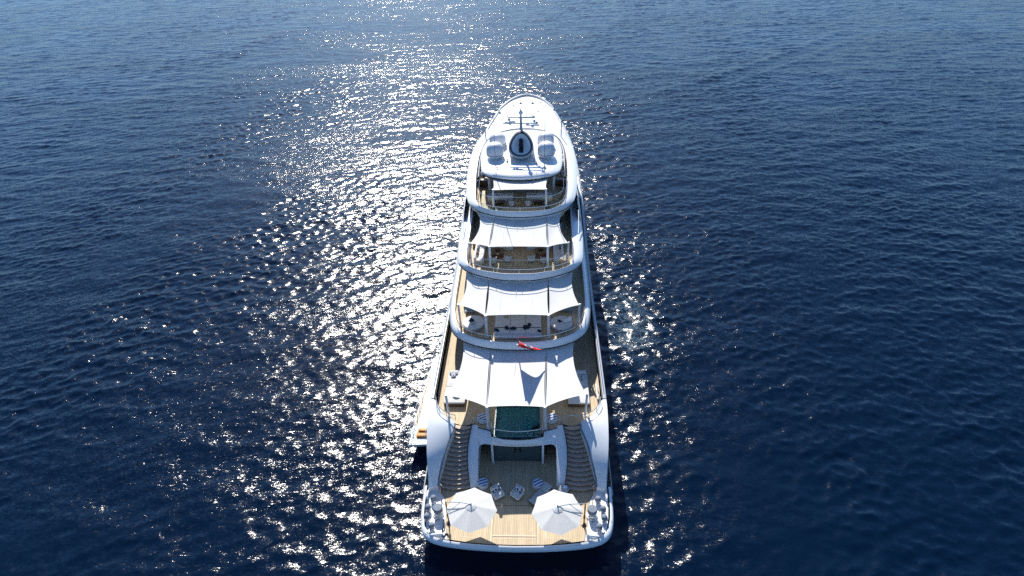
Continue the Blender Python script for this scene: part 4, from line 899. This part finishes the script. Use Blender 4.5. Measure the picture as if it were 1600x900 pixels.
def rtable(loc, label):
    t = thing('round_table', loc, label, 'table', 0, 'round brown tables in the bridge deck lounge')
    MB().lathe([(.68, .50), (.72, .53), (.72, .58), (0, .58)], n=32).build('table_top', WICK, t)
    MB().lathe([(.62, 0), (.62, .04), (.5, .2), (.58, .49)], n=32).build('drum_base', plain('rattan_red', (.20, .07, .035), .6, var=.3, scale=14), t)
    MB().lathe([(.10, .58), (.22, .62), (.24, .68), (.18, .68), (0, .62)], n=20).build('bowl', DARKM, t); return t
q = rtable((-2.3, 25.3, ZB), 'round brown wicker table on the left of the bridge deck lounge'); dup(q, (2.1, 25.3, ZB), 0, 'round brown wicker table on the right of the bridge deck lounge')
def tub(loc, rz, label, g):
    t = thing('tub_chair', loc, label, 'armchair', rz, g)
    MB().lathe([(.34, .08), (.36, .12), (.36, .34), (.3, .40), (0, .42)], n=24).build('seat', CUSHG, t)
    rows = []
    for (rr, z) in ((.40, .12), (.43, .45), (.43, .70), (.38, .74), (.33, .70), (.32, .38)): rows.append([(rr*math.cos(a), rr*math.sin(a), z-(.10*abs(math.sin((a-PI/2)*.9)) if z > .6 else 0)) for a in np.linspace(R(-15), R(195), 22)])
    MB().loft(rows).build('backrest', CUSHG, t)
    MB().lathe([(.3, 0), (.3, .08), (.34, .09)], n=20).build('plinth', BROWN, t)
    MB().box((0, .12, .52), (.38, .14, .30), rx=R(-25), bev=.06).build('pillow', CUSH, t); return t
G = 'grey tub chairs in the bridge deck lounge'
q = tub((-1.2, 24.3, ZB), R(150), 'grey tub chair right of the left round table in the lounge', G)
dup(q, (-2.72, 24.0, ZB), R(190), 'grey tub chair aft of the left round table, half behind a pole', )
dup(q, (1.12, 24.3, ZB), R(210), 'grey tub chair left of the right round table in the lounge')
dup(q, (2.45, 24.0, ZB), R(170), 'grey tub chair aft of the right round table, half behind a pole')
tag(MB().lathe([(.28, 0), (.33, .3), (.36, .55), (.3, .6), (0, .6)], n=18).build('wicker_planter', STRAW, loc=(-4.75, 27.3, ZB)), 'brown wicker basket at the forward left corner of the lounge', 'basket')
G = 'sofas on the sun deck'
sofa((-2.24, 32.7, ZS), PI, 2.8, 'light sofa with blue cushions on the left of the sun deck', G, D=1.5, pil=((-1.0, 'blue grey cushion at the aisle end of the left sun deck sofa', COVER), (.2, 'blue grey cushion in the middle of the left sun deck sofa', COVER), (1.1, 'blue grey cushion at the outer end of the left sun deck sofa', COVER)))
sofa((2.0, 32.7, ZS), PI, 2.8, 'light sofa with blue cushions on the right of the sun deck', G, D=1.5, pil=((1.1, 'blue grey cushion at the aisle end of the right sun deck sofa', COVER), (.6, 'blue grey cushion second from the aisle on the right sun deck sofa', COVER), (-1.1, 'blue grey cushion at the outer end of the right sun deck sofa', COVER)))
G = 'grey tub chairs on the sun deck'
q2 = dup(q, (-.98, 31.2, ZS), R(180), 'grey round chair behind the sun deck rail, left of the centreline'); q2['group'] = G
q2 = dup(q, (.78, 31.2, ZS), R(180), 'grey round chair behind the sun deck rail, right of the centreline'); q2['group'] = G
t = thing('bar_counter', (-.1, 35.0, ZS), 'curved grey green bar counter under the hardtop on the sun deck', 'bar')
cv = [(1.75*math.sin(a), -.9*math.cos(a)+.6, 0) for a in np.linspace(R(-70), R(70), 24)]; cv2 = [(p[0]*.8, p[1]+.35, 0) for p in cv]
MB().loft([setz(cv, 0), setz(cv, 1.05)]).build('bar_front', TEAL, t); MB().loft([setz([(p[0]*1.05, p[1]-.08) for p in cv], 1.06), setz(cv2, 1.06)]).build('bar_top', TEAL, t)
for x, lb in ((-2.3, 'dark low table in front of the left sun deck sofa'), (1.9, 'dark low table in front of the right sun deck sofa')):
    t = thing('low_table', (x, 31.55, ZS), lb, 'table', 0, 'dark low tables on the sun deck'); MB().box((0, 0, .36), (1.2, .5, .05), bev=.01).build('table_top', BROWN, t); MB().box((0, 0, .17), (.9, .3, .33)).build('table_base', BLACK, t)
for x, lb in ((-3.0, 'left potted green plant at the aft rail of the sun deck'), (2.95, 'right potted green plant at the aft rail of the sun deck')):
    t = thing('potted_plant', (x+.3, 29.6, ZS), lb, 'plant', 0, 'plants on the sun deck')
    MB().box((0, 0, .2), (1.5, .5, .4), bev=.03).build('planter', TEAL, t); b = MB()
    for k in range(90):
        p = Vector((random.uniform(-.7, .7), random.uniform(-.22, .22), .4)); a = random.uniform(0, 2*PI); l_ = random.uniform(.15, .35); d = Vector((math.cos(a)*.6, math.sin(a)*.6, .8))*l_; sd_ = Vector((-math.sin(a), math.cos(a), 0))*.05
        b.add([p-sd_, p+sd_, p+d], [(0, 1, 2)])
    b.build('foliage', GREEN, t)
# life raft canisters and lockers beside the hardtop
k_ = 0
for s, sn in ((-1, 'left'), (1, 'right')):
    for i, y in enumerate((38.0, 39.7, 41.4, 43.1)):
        t = thing('life_raft', (s*4.85, y, ZS), '%s life raft canister beside the %s edge of the hardtop' % (('aftmost', 'second', 'third', 'foremost')[i], sn), 'life raft', 0, 'life raft canisters on the sun deck')
        MB().lathe([(0, -.62), (.22, -.6), (.31, -.5), (.31, .5), (.22, .6), (0, .62)], n=18).build('canister', WHITE, t); c = t.children[0]; c.rotation_euler = (PI/2, 0, 0); c.location = (0, 0, .72)
        b = MB()
        for dy in (-.35, .35): b.box((0, dy, .28), (.6, .08, .5)).tube([(.33*math.cos(a), dy, .72+.33*math.sin(a)) for a in np.linspace(0, PI, 10)], .02)
        b.build('cradle', BLACK, t)
    t = thing('deck_locker', (s*4.5, 36.4, ZS), 'dark brown deck locker aft of the %s life rafts' % sn, 'locker', 0, 'deck lockers on the sun deck')
    MB().box((0, 0, .4), (1.1, .8, .8), bev=.03).build('body', BROWN, t); MB().box((0, -.2, .83), (1.0, .3, .06), bev=.02).build('lid', CUSH, t)
